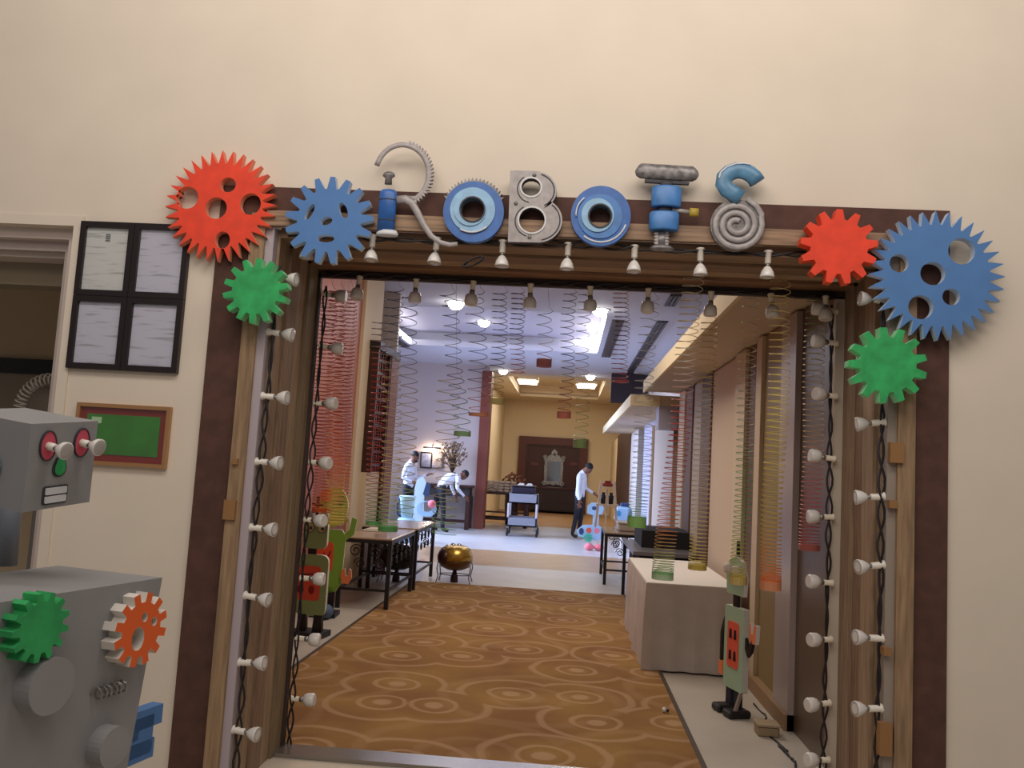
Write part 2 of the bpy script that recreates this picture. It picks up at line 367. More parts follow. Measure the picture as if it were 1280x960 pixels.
# ceiling with a lit tray
ceil = mat('bluish_white_ceiling', (206, 208, 226), .8)
CZ = 4.05
TX0, TX1, TY0, TY1 = -3.5, .52, 13.4, 17.9
sbox('ceiling_near', (-5.6, YW + .25, CZ), (2.05, TY0, CZ + .12), ceil)
sbox('ceiling_beyond_tray', (-5.6, TY1, CZ), (2.05, 22.6, CZ + .12), ceil)
sbox('ceiling_left_of_tray', (-5.6, TY0, CZ), (TX0, TY1, CZ + .12), ceil)
sbox('ceiling_right_of_tray', (TX1, TY0, CZ), (2.05, TY1, CZ + .12), ceil)
sbox('ceiling_tray', (TX0 - .3, TY0 - .3, CZ + .32), (TX1 + .3, TY1 + .3, CZ + .37), mat('lilac_tray_ceiling', (198, 194, 212), .8))
b = MB(); b.box((TX0 - .3, TY0 - .3, CZ + .12), (TX0 - .25, TY1 + .3, CZ + .32)); b.box((TX1 + .25, TY0 - .3, CZ + .12), (TX1 + .3, TY1 + .3, CZ + .32))
b.box((TX0 - .3, TY0 - .3, CZ + .12), (TX1 + .3, TY0 - .25, CZ + .32)); b.box((TX0 - .3, TY1 + .25, CZ + .12), (TX1 + .3, TY1 + .3, CZ + .32))
struct(b.build('ceiling_tray_sides', ceil))
cove = mat('cove_light_strip', (255, 250, 240), .5, emit=7)
for nm, x0, x1, lb in (('cove_light', TX1 - .05, TX1 - .01, 'bright white cove light strip along the right edge of the ceiling tray'), ('cove_light', TX0 + .01, TX0 + .05, 'bright white cove light strip along the left edge of the ceiling tray')):
    tag(sbox(nm, (x0, TY0 + .3, CZ + .02), (x1, TY1 - .1, CZ + .10), cove), lb, 'light').pop('kind')
# far hall ceiling and tray
fc = mat('cream_ceiling', (226, 210, 184), .8)
sbox('ceiling_far', (-2.6, 22.6, CZ), (4, 23.2, CZ + .12), fc); sbox('ceiling_far_back', (-2.6, 29.5, CZ), (4, 31.5, CZ + .12), fc)
sbox('ceiling_far_left', (-2.6, 23.2, CZ), (-1.75, 29.5, CZ + .12), fc); sbox('ceiling_far_right', (.95, 23.2, CZ), (4, 29.5, CZ + .12), fc)
sbox('ceiling_far_tray', (-1.75, 23.2, CZ + .4), (.95, 29.5, CZ + .5), fc)
b = MB(); b.box((-1.8, 23.2, CZ + .1), (-1.75, 29.5, CZ + .45)); b.box((.95, 23.2, CZ + .1), (1.0, 29.5, CZ + .45)); b.box((-1.8, 29.5, CZ + .1), (1, 29.55, CZ + .45)); b.box((-1.8, 23.15, CZ + .1), (1, 23.2, CZ + .45))
struct(b.build('ceiling_far_tray_sides', fc))
sqm = mat('square_lamp_panel', (255, 246, 225), .5, emit=9)
for px, py, lb in ((660, 475, 'left'), (733, 480, 'right')):
    p = onfloor(px, py, CZ)
    t = thing('square_ceiling_lamp', 'bright square ceiling lamp in the far hall, %s one of the pair' % lb, 'lamp', p, group='square lamps in the far hall')
    part('frame', fc, t, lambda b: b.box((p.x - .30, p.y - .35, CZ - .03), (p.x + .30, p.y + .35, CZ + .42)))
    part('lamp_panel', sqm, t, lambda b: b.box((p.x - .25, p.y - .36, CZ - .10), (p.x + .25, p.y + .30, CZ - .03)))
dl = mat('downlight_glow', (255, 250, 238), .5, emit=26)
def downlight(px, py, z, lb, r=.10):
    p = onfloor(px, py, z); t = thing('recessed_downlight', lb, 'light', p, group='recessed corridor downlights')
    part('trim_ring', bulbw, t, lambda b: b.lathe([(r, 0), (r * 1.35, -.012), (r * 1.35, .0)], p, 18))
    part('lens', dl, t, lambda b: b.ball(p + Vector((0, 0, -.02)), (r * .95, r * .95, r * .75), 0, 18, 10))  # glowing ball, swelled to stand in for the lamp's glare
downlight(570, 378, CZ, 'bright round downlight in the ceiling just before the tray, left one', .13)
downlight(750, 387, CZ, 'bright round downlight in the ceiling just before the tray, right one', .12)
downlight(605, 402, CZ + .32, 'round downlight inside the ceiling tray, left of its middle', .12)
downlight(741, 408, CZ + .32, 'round downlight inside the tray near its right edge, front one', .12)
downlight(738, 423, CZ + .32, 'round downlight inside the tray near its right edge, rear one', .12)
downlight(482, 393, CZ + .32, 'round downlight inside the tray near its left edge', .12)
downlight(523, 457, CZ, 'small downlight above the wall with two framed pictures', .13)
downlight(629, 463, CZ, 'small downlight before the far hall, left one', .12)
downlight(738, 470, CZ, 'small downlight before the far hall, right one', .12)
vm = mat('dark_vent_slats', (84, 84, 100), .5)
def vent(x0, x1, y0, y1, lb, m=vm):
    t = thing('ceiling_vent', lb, 'vent', ((x0 + x1) / 2, (y0 + y1) / 2, CZ), group='linear ceiling vents')
    part('frame', m, t, lambda b: b.box((x0, y0, CZ - .015), (x1, y1, CZ)))
    n = 3
    for k in range(n):
        x = x0 + (x1 - x0) * (k + .5) / n
        part('slat', mat('vent_slat', (70, 68, 80), .5), t, lambda b: b.box((x - .02, y0 + .03, CZ - .03), (x + .02, y1 - .03, CZ - .015)))
vent(.62, .82, 13.8, 18.3, 'long grey linear ceiling vent beside the right cove light')
vent(1.34, 1.52, 13.7, 21.3, 'long dark linear ceiling vent nearest the right wall')
vent(1.30, 1.46, 11.6, 12.4, 'short dark ceiling vent over the near soffit')
vent(-3.72, -3.56, 15.2, 18.2, 'dark linear ceiling vent beside the left cove light')
sbox('wall_right_beam_end', (1.0, 21.2, 3.3), (1.9, 21.4, 4.04), mat('dark_plum', (54, 40, 46), .7))

# ------------------------------------------------------------------ portal: brown surround and plank box
pf = thing('portal_frame', 'plank-lined wooden doorway portal with dark brown flat surround under the letter sign', 'portal', (0, YW, 0))
part('surround_panel', brownp, pf, lambda b: b.box((PXL, YW - .02, 0), (-1.50, YW, PZT)))
part('surround_panel', brownp, pf, lambda b: b.box((1.50, YW - .02, 0), (PXR, YW, PZT)))
part('surround_panel', brownp, pf, lambda b: b.box((-1.50, YW - .02, 2.69), (1.50, YW, PZT)))
part('edge_plank', woodL, pf, lambda b: b.box((-1.575, YW - .05, 0), (-1.505, YW - .0201, 2.70)))
part('edge_plank', woodL, pf, lambda b: b.box((1.47, YW - .05, 0), (1.545, YW - .0201, 2.70)))
part('edge_plank', woodH, pf, lambda b: b.box((-1.505, YW - .05, 2.64), (1.47, YW - .0201, 2.715)))
part('batten', lilac, pf, lambda b: b.box((-1.505, YW - .03, 0), (-1.465, YW + .02, 2.64)))
part('batten', mat('grey_batten', (150, 138, 128), .6), pf, lambda b: b.box((1.43, YW - .03, 0), (1.47, YW + .02, 2.64)))
wv = [woodM, mat('plank_wood_b', (154, 124, 100), .65, noise=.3, scale=9, stretch=(8, 8, .4), bump=.1), mat('plank_wood_c', (178, 150, 122), .65, noise=.25, scale=9, stretch=(8, 8, .4), bump=.1), mat('plank_wood_d', (150, 128, 98), .65, noise=.3, scale=9, stretch=(8, 8, .4), bump=.1)]
wh = [woodH, mat('plank_wood_e', (158, 124, 96), .65, noise=.3, scale=9, stretch=(.4, 8, 8), bump=.1), mat('plank_wood_f', (190, 158, 126), .65, noise=.25, scale=9, stretch=(.4, 8, 8), bump=.1), mat('plank_wood_g', (160, 118, 88), .65, noise=.3, scale=9, stretch=(.4, 8, 8), bump=.1)]
nP = 4; y0p = YW + .02; dy = (YR - y0p) / nP
for k in range(nP):
    o_ = (0, .014, .004, .02)[k]
    part('plank', wv[k], pf, lambda b: b.box((-IX - .06, y0p + k * dy + .003, 0), (-IX + o_, y0p + (k + 1) * dy - .003, IZ + .04)))
    part('plank', wv[3 - k], pf, lambda b: b.box((IX - o_, y0p + k * dy + .003, 0), (IX + .06, y0p + (k + 1) * dy - .003, IZ + .04)))
    part('plank', wh[k], pf, lambda b: b.box((-IX, y0p + k * dy + .003, IZ - o_), (IX, y0p + (k + 1) * dy - .003, IZ + .05)))
part('rear_batten', mat('white_rear_batten', (196, 184, 168), .6), pf, lambda b: b.box((IX - .065, YR, 0), (IX - .02, YR + .04, 2.55)))
part('rear_batten', mat('dark_rear_batten', (60, 46, 42), .6), pf, lambda b: b.box((-IX - .05, YR, 0), (-IX + .035, YR + .035, 2.56)))
part('rear_batten', MATS['dark_rear_batten'], pf, lambda b: b.box((-IX, YR, IZ - .06), (IX, YR + .035, IZ + .06)))
hr = thing('hanging_rack', 'dark batten rack behind the portal top from which coil springs hang', 'rack', (0, 4.8, 2.66))
part('batten', MATS['dark_rear_batten'], hr, lambda b: [b.box((-IX, y, 2.66), (IX, y + .03, 2.70)) for y in (4.645, 4.705, 4.77, 4.83, 4.90)] + [b.box((x, YR + .036, 2.70), (x + .04, 5.0, 2.74)) for x in (-1.40, -.02, 1.36)])
orw = mat('small_block_wood', (146, 106, 64), .7)
for px, py, w, h in ((290, 637, 15, 24), (297, 577, 7, 7), (1118, 566, 16, 24), (1113, 630, 9, 9), (1106, 813, 9, 9), (1104, 922, 14, 36)):
    p = at(px, py, YW - .03); s = .00375 / 2
    part('wood_block', orw, pf, lambda b: b.box((p.x - w * s, YW - .065, p.z - h * s), (p.x + w * s, YW - .0201, p.z + h * s)))

# cables, twisted along the four edges
def cable(pts, label, amp=.010, strands=2):
    t = thing('power_cable', label, 'cable', pts[0], group='black cables along the portal')
    pts = [Vector(p) for p in pts]
    for sgn in range(strands):
        out = []; L = 0
        for i in range(len(pts) - 1):
            a, c = pts[i], pts[i + 1]; n = max(2, int((c - a).length / .035)); d = (c - a).normalized()
            s1 = d.cross(Vector((0, 1, 0))).normalized(); s2 = Vector((0, 1, 0))
            for k in range(n):
                ph = L * 22 + sgn * PI; w = amp * (1 + .6 * sin(L * 5 + sgn))
                out.append(a + (c - a) * (k / n) + s1 * w * cos(ph) + s2 * w * .5 * sin(ph)); L += (c - a).length / n
        out.append(pts[-1])
        part('strand', cablem, t, lambda b: b.tube(out, .0055, 6))
    return t
cable([(-1.432, YW - .015, .0), (-1.442, YW - .015, 1.0), (-1.43, YW - .015, 2.45)], 'black twisted cable down the portal\'s left front edge')
cable([(1.405, YW - .015, .0), (1.415, YW - .015, 1.1), (1.405, YW - .015, 2.45)], 'black twisted cable down the portal\'s right front edge')
cable([(-1.40, YW - .015, 2.615), (-.7, YW - .015, 2.60), (0, YW - .015, 2.615), (.7, YW - .015, 2.60), (1.40, YW - .015, 2.615)], 'black cable strung along the portal\'s top front edge')
lp = at(592, 328, 3.93); tag(part('cable_loop', cablem, None, lambda b: b.tube([(lp.x + (.045 + .004 * sin(a_ * 1.5)) * cos(a_), 3.915 + .004 * sin(a_ * .5), lp.z + .016 * sin(a_) + .022 * cos(a_)) for a_ in (4 * PI * k / 40 for k in range(41))], .005, 6)), 'small loop of loose black cable hanging below the first letter O', 'cable')
cable([(-1.400, YR + .05, .0), (-1.40, YR + .05, 1.2), (-1.395, YR + .05, 2.5)], 'black cable down the portal\'s left rear edge')
cable([(1.36, YR - .02, .0), (1.365, YR - .02, 1.2), (1.355, YR - .02, 2.5)], 'black cable down the portal\'s right rear edge, on the white batten')
cable([(-1.38, YR - .02, 2.555), (-.5, YR - .02, 2.55), (.4, YR - .02, 2.555), (1.38, YR - .02, 2.55)], 'black cable strung along the portal\'s top rear edge')

# spot bulbs
bproto = thing('spot_bulb', 'proto', 'bulb', (0, 0, 0))
part('socket', white_cer, bproto, lambda b: b.lathe([(.021, 0), (.021, .006), (.0155, .010), (.0145, .058), (.012, .062)], n=14), True)
part('collar', steel, bproto, lambda b: b.lathe([(.009, .060), (.010, .066), (.009, .070), (.010, .076)], n=12), True)
part('reflector', bulbw, bproto, lambda b: b.lathe([(.010, .074), (.018, .082), (.029, .102), (.0335, .122), (.033, .128)], n=18), True)
part('lens', lens, bproto, lambda b: b.lathe([(.0325, .1275), (.031, .1285), (.012, .1275)], n=18), True)
rproto = thing('spot_bulb', 'proto', 'bulb', (0, 0, 0))
part('socket', cream_cer, rproto, lambda b: b.lathe([(.018, 0), (.018, .006), (.0145, .010), (.0135, .05)], n=12), True)
part('collar', steel, rproto, lambda b: b.lathe([(.010, .050), (.014, .055), (.014, .068), (.011, .072)], n=12), True)
part('reflector', bulbw, rproto, lambda b: b.lathe([(.012, .070), (.028, .078), (.035, .095), (.036, .125), (.030, .134)], n=16), True)
part('lens', lens, rproto, lambda b: b.lathe([(.029, .1335), (.024, .131), (.008, .129)], n=16), True)
used = {}
def bulb(proto, loc, d, label, group):
    o = proto if id(proto) not in used else copy_tree(proto); used[id(proto)] = 1
    d = Vector(d).normalized(); o.location = loc; o.rotation_euler = d.to_track_quat('Z', 'Y').to_euler()
    o['label'] = label; o['group'] = group
def rnd(a): return random.uniform(-a, a)
LF = [(337, 347), (335, 415), (327, 495), (318, 577), (310, 659), (305, 744), (300, 828), (294, 912)]
for i, (px, py) in enumerate(LF):
    p = at(px, py, YW - .01); bulb(bproto, (-1.464, YW - .01, p.z), (1, -.1 + rnd(.12), rnd(.10)), '%s white spot bulb from the top along the portal\'s left front edge' % ORD[i], 'bulbs on the left front edge')
RF = [(1098, 376), (1096, 450), (1095, 527), (1090, 620), (1088, 705), (1084, 797), (1081, 884)]
for i, (px, py) in enumerate(RF):
    p = at(px, py, YW - .01); bulb(bproto, (1.429, YW - .01, p.z), (-1, -.1 + rnd(.2), -.04 + rnd(.10)), '%s white spot bulb from the top along the portal\'s right front edge' % ORD[i], 'bulbs on the right front edge')
for i, px in enumerate((385, 466, 546, 628, 710, 793, 875, 960, 1043)):
    p = at(px, 312 + (px - 640) * .05, YW - .01); bulb(bproto, (p.x, YW - .01, 2.62), (rnd(.05), -.05 + rnd(.1), -1), '%s white spot bulb from the left along the portal\'s top front edge' % ORD[i], 'bulbs on the top front edge')
LR = [365, 430, 503, 577, 650, 724, 800, 877, 952]
for i, py in enumerate(LR):
    p = at(375, py, YR + .02); bulb(rproto, (-1.415, YR + .06, p.z), (1, -.12 + rnd(.3), rnd(.1)), '%s dull spot bulb from the top along the portal\'s left rear edge' % ORD[i], 'bulbs on the left rear edge')
RR = [390, 430, 496, 574, 646, 728, 798, 877, 948]
for i, py in enumerate(RR):
    p = at(1040, py, YR); bulb(rproto, (1.387, YR - .03, p.z), (-1, -.12 + rnd(.3), rnd(.1)), '%s dull spot bulb from the top along the portal\'s right rear edge' % ORD[i], 'bulbs on the right rear edge')
for i, px in enumerate((452, 522, 593, 664, 738, 810, 888, 962, 1030)):
    p = at(px, 352 + (px - 640) * .05, YR); bulb(rproto, (p.x, YR - .03, 2.545), (rnd(.06), -.1 + rnd(.15), -1), '%s dull spot bulb from the left along the portal\'s top rear edge' % ORD[i], 'bulbs on the top rear edge')

# ------------------------------------------------------------------ gears on the surround
def gear_outline(R, r, n, tip, base, ph=0.0, skew=0.0):
    out = []
    for k in range(n):
        a = 2 * PI * k / n + ph; s = 2 * PI / n
        for f, q in ((-base, r), (-tip + skew, R), (tip + skew, R), (base, r)):
            if tip < .02 and f == tip + skew: continue
            out.append((q * cos(a + f * s), q * sin(a + f * s)))
    return out
def gear(px, py, R, r, n, tip, base, col, sidecol, label, Yb, Yf, holes=(), ph=0.0, name='foam_gear', jit=0.0):
    c = at(px, py, Yf); s = Yf / FPX * 1.003
    out = [(x * s, y * s) for x, y in gear_outline(R, r, n, tip, base, ph)]
    if jit: out = [(x * (1 + rnd(jit)), y * (1 + rnd(jit))) for x, y in out]
    hs = []
    for h in holes:
        hx, hy, rx, ry, rot = h; q = at(hx, hy, Yf) - c; hs.append(ell(q.x, q.z, rx * s, ry * s, 24, rot))
    b = MB(); b.prism(out, hs, Yb, Yf, 0, 1, lambda u, v, w: (c.x + u, w, c.z + v))
    o = b.build(name, [col, sidecol]); o.data.transform(Matrix.Translation(-c)); o.location = c
    return tag(o, label, 'gear')
redp = mat('orange_red_foam', (246, 74, 46), .75, noise=.1, scale=14); redside = mat('pale_red_foam_edge', (238, 150, 120), .8)
bluep = mat('blue_foam', (84, 130, 190), .75, noise=.05, scale=10); blueside = mat('pale_blue_foam_edge', (190, 206, 226), .8)
greenp = mat('green_foam', (54, 184, 104), .75, noise=.2, scale=16); greenside = mat('pale_green_foam_edge', (140, 214, 160), .8)
gear(275, 257, 75, 57, 32, .01, .40, redp, redside, 'large orange-red foam saw-toothed gear with five holes, left of the doorway top', YW - .032, YW - .07,
     [(234, 247, 15, 15, 0), (285, 231, 10.5, 10, 0), (270, 260, 14.5, 14.5, 0), (313, 255, 14, 14.5, 0), (278, 300, 10, 11.5, 0)], ph=.05)
gear(411, 275, 58, 42, 17, .15, .40, bluep, blueside, 'blue foam gear with eye, nose and mouth holes, beside the letter R', YW - .06, YW - .10,
     [(387, 265, 4.5, 11.5, -.42), (429, 263, 5.2, 11, .42), (408, 276, 8, 5.5, .35), (407, 298, 11.5, 5.2, 0)], ph=.08)
gear(319, 363, 43, 31, 14, .17, .33, greenp, greenside, 'green foam gear with square teeth below the large orange-red gear', YW - .10, YW - .16, ph=.2, jit=.012)
gear(1049, 308, 47.5, 35, 13, .16, .36, redp, mat('red_foam_edge', (232, 88, 54), .8), 'small orange-red foam gear at the top right corner of the portal', YW - .075, YW - .135, ph=.12, jit=.012)
gear(1171, 344, 81, 64, 32, .02, .42, bluep, blueside, 'large blue foam saw-toothed gear with five round holes, right of the doorway', YW - .06, YW - .10,
     [(1124, 329, 11.5, 11.5, 0), (1166, 342, 15, 14.5, 0), (1202, 314, 16, 16.5, 0), (1189, 371, 10.5, 10.5, 0), (1151, 384, 15, 15, 0)], ph=.02)
gear(1110, 456, 47, 34, 13, .17, .34, greenp, greenside, 'green foam gear with square teeth below the large blue gear', YW - .09, YW - .15, ph=.25, jit=.012)

# ------------------------------------------------------------------ the letters of the sign
YL = YW - .082
S = YL / FPX
def LP(px, py, dy=0.0): p = at(px, py, YL); return Vector((p.x, YL + dy, p.z))
lgrey = mat('letter_grey', (172, 166, 166), .45, .1, noise=.15, scale=30); ldark = mat('letter_dark_grey', (92, 88, 90), .4, .3, noise=.3, scale=40, rgb2=(150, 146, 146))
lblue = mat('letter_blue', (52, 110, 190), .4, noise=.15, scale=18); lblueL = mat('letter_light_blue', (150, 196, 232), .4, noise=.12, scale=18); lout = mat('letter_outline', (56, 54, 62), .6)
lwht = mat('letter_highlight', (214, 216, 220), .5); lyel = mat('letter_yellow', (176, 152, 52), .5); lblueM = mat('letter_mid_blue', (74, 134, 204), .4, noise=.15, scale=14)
def pxprism(b, outer, holes, y0, y1, fm=0, sm_=1):
    b.prism(outer, holes, y0, y1, fm, sm_, lambda u, v, w: Vector((at(u, v, YL).x, w, at(u, v, YL).z)))
def letter(label, px, py): return thing('sign_letter', label, 'letter', LP(px, py, .05), group='letters of the ROBOTS sign')
def arc(cx, cy, r, a0, a1, n, ry=None):
    return [(cx + r * cos(math.radians(a0 + (a1 - a0) * k / n)), cy + (ry or r) * sin(math.radians(a0 + (a1 - a0) * k / n))) for k in range(n + 1)]
FL = .35
def ptube(b, pts, r, mi=0, dy=0.0, n=10): 
    rr = [q * S for q in r] if isinstance(r, (list, tuple)) else r * S
    b.tube([LP(x, y, dy) for x, y in pts], rr, n, mi, sy=.5)
# R
R_ = letter('letter R made of a toothed ring, blue canister and curved pipe', 520, 300)
ring = arc(503, 214, 31, 195, 445, 34)
part('toothed_ring', [lgrey], R_, lambda b: ptube(b, [(471, 207)] + [(p[0], p[1]) for p in arc(503, 217, 33, 205, 420, 34, 36)] + [(508, 248)], 3.6))
def rteeth(b):
    for k in range(22):
        a = math.radians(-75 + 138 * k / 21); cx, cy = 503 + 36.5 * cos(a), 217 + 39.5 * sin(a)
        t = (-sin(a), cos(a)); n_ = (cos(a), sin(a))
        pxprism(b, [(cx + t[0] * 2.6 - n_[0] * 2, cy + t[1] * 2.6 - n_[1] * 2), (cx + n_[0] * 3, cy + n_[1] * 3), (cx - t[0] * 2.6 - n_[0] * 2, cy - t[1] * 2.6 - n_[1] * 2)], [], YL + .012, YL - .006, 0, 0)
part('ring_teeth', [lgrey], R_, rteeth)
part('canister', [lblue, lout], R_, lambda b: (b.lathe([(11.5 * S, -32 * S), (11.5 * S, 22 * S), (9 * S, 26 * S)], LP(484, 262), 16, 0, Matrix.Diagonal((1, .5, 1))), b.lathe([(11.8 * S, -15.5 * S), (11.8 * S, -14 * S)], LP(484, 262), 16, 1, Matrix.Diagonal((1, .5, 1))), b.lathe([(11.8 * S, 12 * S), (11.8 * S, 13.5 * S)], LP(484, 262), 16, 1, Matrix.Diagonal((1, .5, 1)))))
part('canister_foot', [lwht], R_, lambda b: b.lathe([(14 * S, -3 * S), (14.5 * S, 0), (12 * S, 4 * S)], LP(484, 292), 16, 0, Matrix.Diagonal((1, .5, 1))))
part('nozzle', [ldark, lwht], R_, lambda b: b.lathe([(5 * S, -10 * S), (4.5 * S, -2 * S), (8.5 * S, 1 * S), (7 * S, 5 * S), (3 * S, 7 * S)], LP(486, 221), 14, 0, Matrix.Diagonal((1, .5, 1))))
part('pipe_leg', [lgrey], R_, lambda b: ptube(b, [(496, 250), (507, 249), (515, 254), (522, 266), (530, 282), (539, 295), (550, 303), (562, 306), (572, 305)], [5.5, 5.5, 5.2, 4.8, 4.2, 3.8, 3.4, 3.2, 3.0]))
# first O, with gear teeth behind
O1 = letter('first letter O, blue ring with dark saw teeth on top, between R and B', 592, 300)
def ringbody(cx, cy, R, hx, hy, rh, t, dark, mid, light):
    part('outer_ring', [dark], t, lambda b: pxprism(b, ell(cx, cy, R, R, 40), [ell(hx, hy, R * .72, R * .72, 36)], YL + .03, YL - .004, 0, 0))
    part('middle_ring', [mid], t, lambda b: pxprism(b, ell(hx, hy, R * .74, R * .74, 40), [ell(hx - 3, hy - 1, R * .52, R * .54, 30)], YL + .03, YL - .010, 0, 0))
    part('inner_ring', [light], t, lambda b: pxprism(b, ell(hx - 3, hy - 1, R * .54, R * .56, 40), [ell(hx, hy, rh, rh, 30)], YL + .03, YL - .016, 0, 0))
    part('hole_rim', [lout], t, lambda b: pxprism(b, ell(hx, hy, rh + 1.8, rh + 1.8, 30), [ell(hx, hy, rh, rh, 30)], YL + .03, YL - .020, 0, 0))
ringbody(592, 265, 38, 591, 263, 14.5, O1, lblue, lblueL, lblueL)
def oteeth(b):
    for k in range(20):
        a = math.radians(205 + 130 * k / 19); cx, cy = 592 + 37 * cos(a), 263 + 37 * sin(a); t = (-sin(a), cos(a)); n_ = (cos(a), sin(a))
        pxprism(b, [(cx + t[0] * 3 - n_[0] * 2, cy + t[1] * 3 - n_[1] * 2), (cx + n_[0] * 4.5 + t[0] * 1.5, cy + n_[1] * 4.5 + t[1] * 1.5), (cx - t[0] * 3 - n_[0] * 2, cy - t[1] * 3 - n_[1] * 2)], [], YL + .02, YL + .002, 0, 0)
part('saw_teeth', [ldark], O1, oteeth)
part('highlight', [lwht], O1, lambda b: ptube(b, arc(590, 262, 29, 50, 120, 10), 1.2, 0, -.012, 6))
# B
B_ = letter('letter B cut from a grey riveted plate with two round holes', 668, 300)
Bo = [(638, 214)] + arc(668, 239, 28, -88, 66, 14, 24.5) + arc(672, 276, 31, -58, 86, 14, 28) + [(635, 303)]
part('plate', [lgrey, lout], B_, lambda b: pxprism(b, Bo, [ell(664, 235, 12, 11, 24), ell(665, 276, 16, 15.5, 24)], YL + .03, YL - .01))
part('hole_rim', [lwht], B_, lambda b: pxprism(b, ell(664, 235, 14, 13, 24), [ell(664, 235, 12, 11, 24)], YL, YL - .014, 0, 0))
part('hole_rim', [lwht], B_, lambda b: pxprism(b, ell(665, 276, 18, 17.5, 24), [ell(665, 276, 16, 15.5, 24)], YL, YL - .014, 0, 0))
part('outline', [lout], B_, lambda b: (ptube(b, arc(668, 239, 25, -70, 60, 12, 21.5), .8, 0, -.011, 5), ptube(b, arc(672, 276, 28, -50, 80, 12, 25), .8, 0, -.011, 5), ptube(b, arc(664, 237, 17, 100, 240, 10, 17), .8, 0, -.011, 5), ptube(b, arc(665, 277, 21, 110, 240, 10, 20), .8, 0, -.011, 5)))
for x, y in ((668, 220), (645, 255), (662, 297)): part('rivet', [ldark], B_, lambda b: b.ball(LP(x, y, -.012), (2.6 * S, .006, 2.6 * S), 0, 10, 6))
# second O
O2 = letter('second letter O, plain bright blue ring between B and T', 751, 305)
ringbody(751, 270, 37.5, 750, 271, 13.5, O2, lblue, lblueM, lblueL)
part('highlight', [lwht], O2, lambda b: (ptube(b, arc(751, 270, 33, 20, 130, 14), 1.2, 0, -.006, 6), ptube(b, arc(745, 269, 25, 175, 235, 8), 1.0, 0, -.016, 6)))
# T
T_ = letter('letter T of a dark capsule bar over blue cylinders on a spring', 832, 310)
part('top_bar', [ldark], T_, lambda b: ptube(b, [(795, 212), (797, 213), (801, 213.5), (834, 216), (866, 217.5), (870, 217.5), (873, 217)], [3, 7.5, 10, 10.5, 10, 7.5, 3], 0, 0, 14))
part('bar_underside', [lout], T_, lambda b: pxprism(b, [(806, 224), (862, 228), (861, 231), (806, 228)], [], YL + .012, YL - .006, 0, 0))
DM = Matrix.Diagonal((1, .5, 1))
part('neck', [lout], T_, lambda b: b.lathe([(7 * S, -2 * S), (8.5 * S, 2 * S), (8.5 * S, 6 * S)], LP(833, 233), 14, 0, DM))
part('cylinder', [lblueM], T_, lambda b: b.lathe([(18 * S, -13 * S), (19 * S, -11 * S), (19 * S, 12 * S), (17 * S, 14 * S)], LP(833, 247), 18, 0, DM))
part('cylinder', [lblueM], T_, lambda b: b.lathe([(18 * S, -12 * S), (19 * S, -10 * S), (19 * S, 10 * S), (17 * S, 12 * S)], LP(830, 277), 18, 0, DM))
part('joint', [lout], T_, lambda b: b.lathe([(9 * S, -4 * S), (9 * S, 4 * S)], LP(831, 262), 14, 0, DM))
part('bolt', [lgrey], T_, lambda b: ptube(b, [(840, 262), (862, 265)], 2.6))
part('bolt_tip', [lyel], T_, lambda b: ptube(b, [(862, 265), (873, 266)], 5.5))
def tspring(b):
    ptube(b, [(827 + 8.5 * cos(t), 290 + 16 * t / (2 * PI * 4)) for t in (2 * PI * 4 * k / 48 for k in range(49))], 2.0, 0, 0, 6)
part('spring', [lgrey], T_, tspring)
part('spring_core', [ldark], T_, lambda b: b.lathe([(7 * S, -9 * S), (7 * S, 9 * S)], LP(827, 299, .006), 12, 0, DM))
part('spring_foot', [ldark], T_, lambda b: b.lathe([(15 * S, -2.5 * S), (15.5 * S, 0), (11 * S, 3 * S)], LP(827, 310), 16, 0, DM))
# S
S_ = letter('letter S of a blue bent tube over a grey pipe coil', 920, 312)
tubeS = arc(920, 229, 22, 330, 195, 12, 15) + arc(911, 228, 14.5, 175, 120, 4, 20) + [(910, 243), (926, 247)]
tubeS = [(947, 228), (943, 222), (937, 217), (930, 214), (921, 213), (912, 216), (905.5, 222), (904.5, 230), (909, 237), (917, 242), (926, 248)]
part('bent_tube', [mat('letter_steel_blue', (96, 150, 190), .35, noise=.25, scale=14)], S_, lambda b: ptube(b, tubeS, 10.8, 0, 0, 12))
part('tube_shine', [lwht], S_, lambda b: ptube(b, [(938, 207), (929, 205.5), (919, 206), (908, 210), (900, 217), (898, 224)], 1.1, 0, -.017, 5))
part('coil', [lgrey], S_, lambda b: ptube(b, [(934, 248), (945, 257), (952, 268)] + [(921 + (32 - 26 * k / 60) * cos(math.radians(-18 + 360 * 2.9 * k / 60)), 281 + (31 - 26 * k / 60) * sin(math.radians(-18 + 360 * 2.9 * k / 60))) for k in range(61)], 3.9, 0, 0, 8))
part('coil_back', [ldark], S_, lambda b: pxprism(b, ell(921, 281, 33, 32, 30), [], YL + .03, YL + .004, 0, 0))

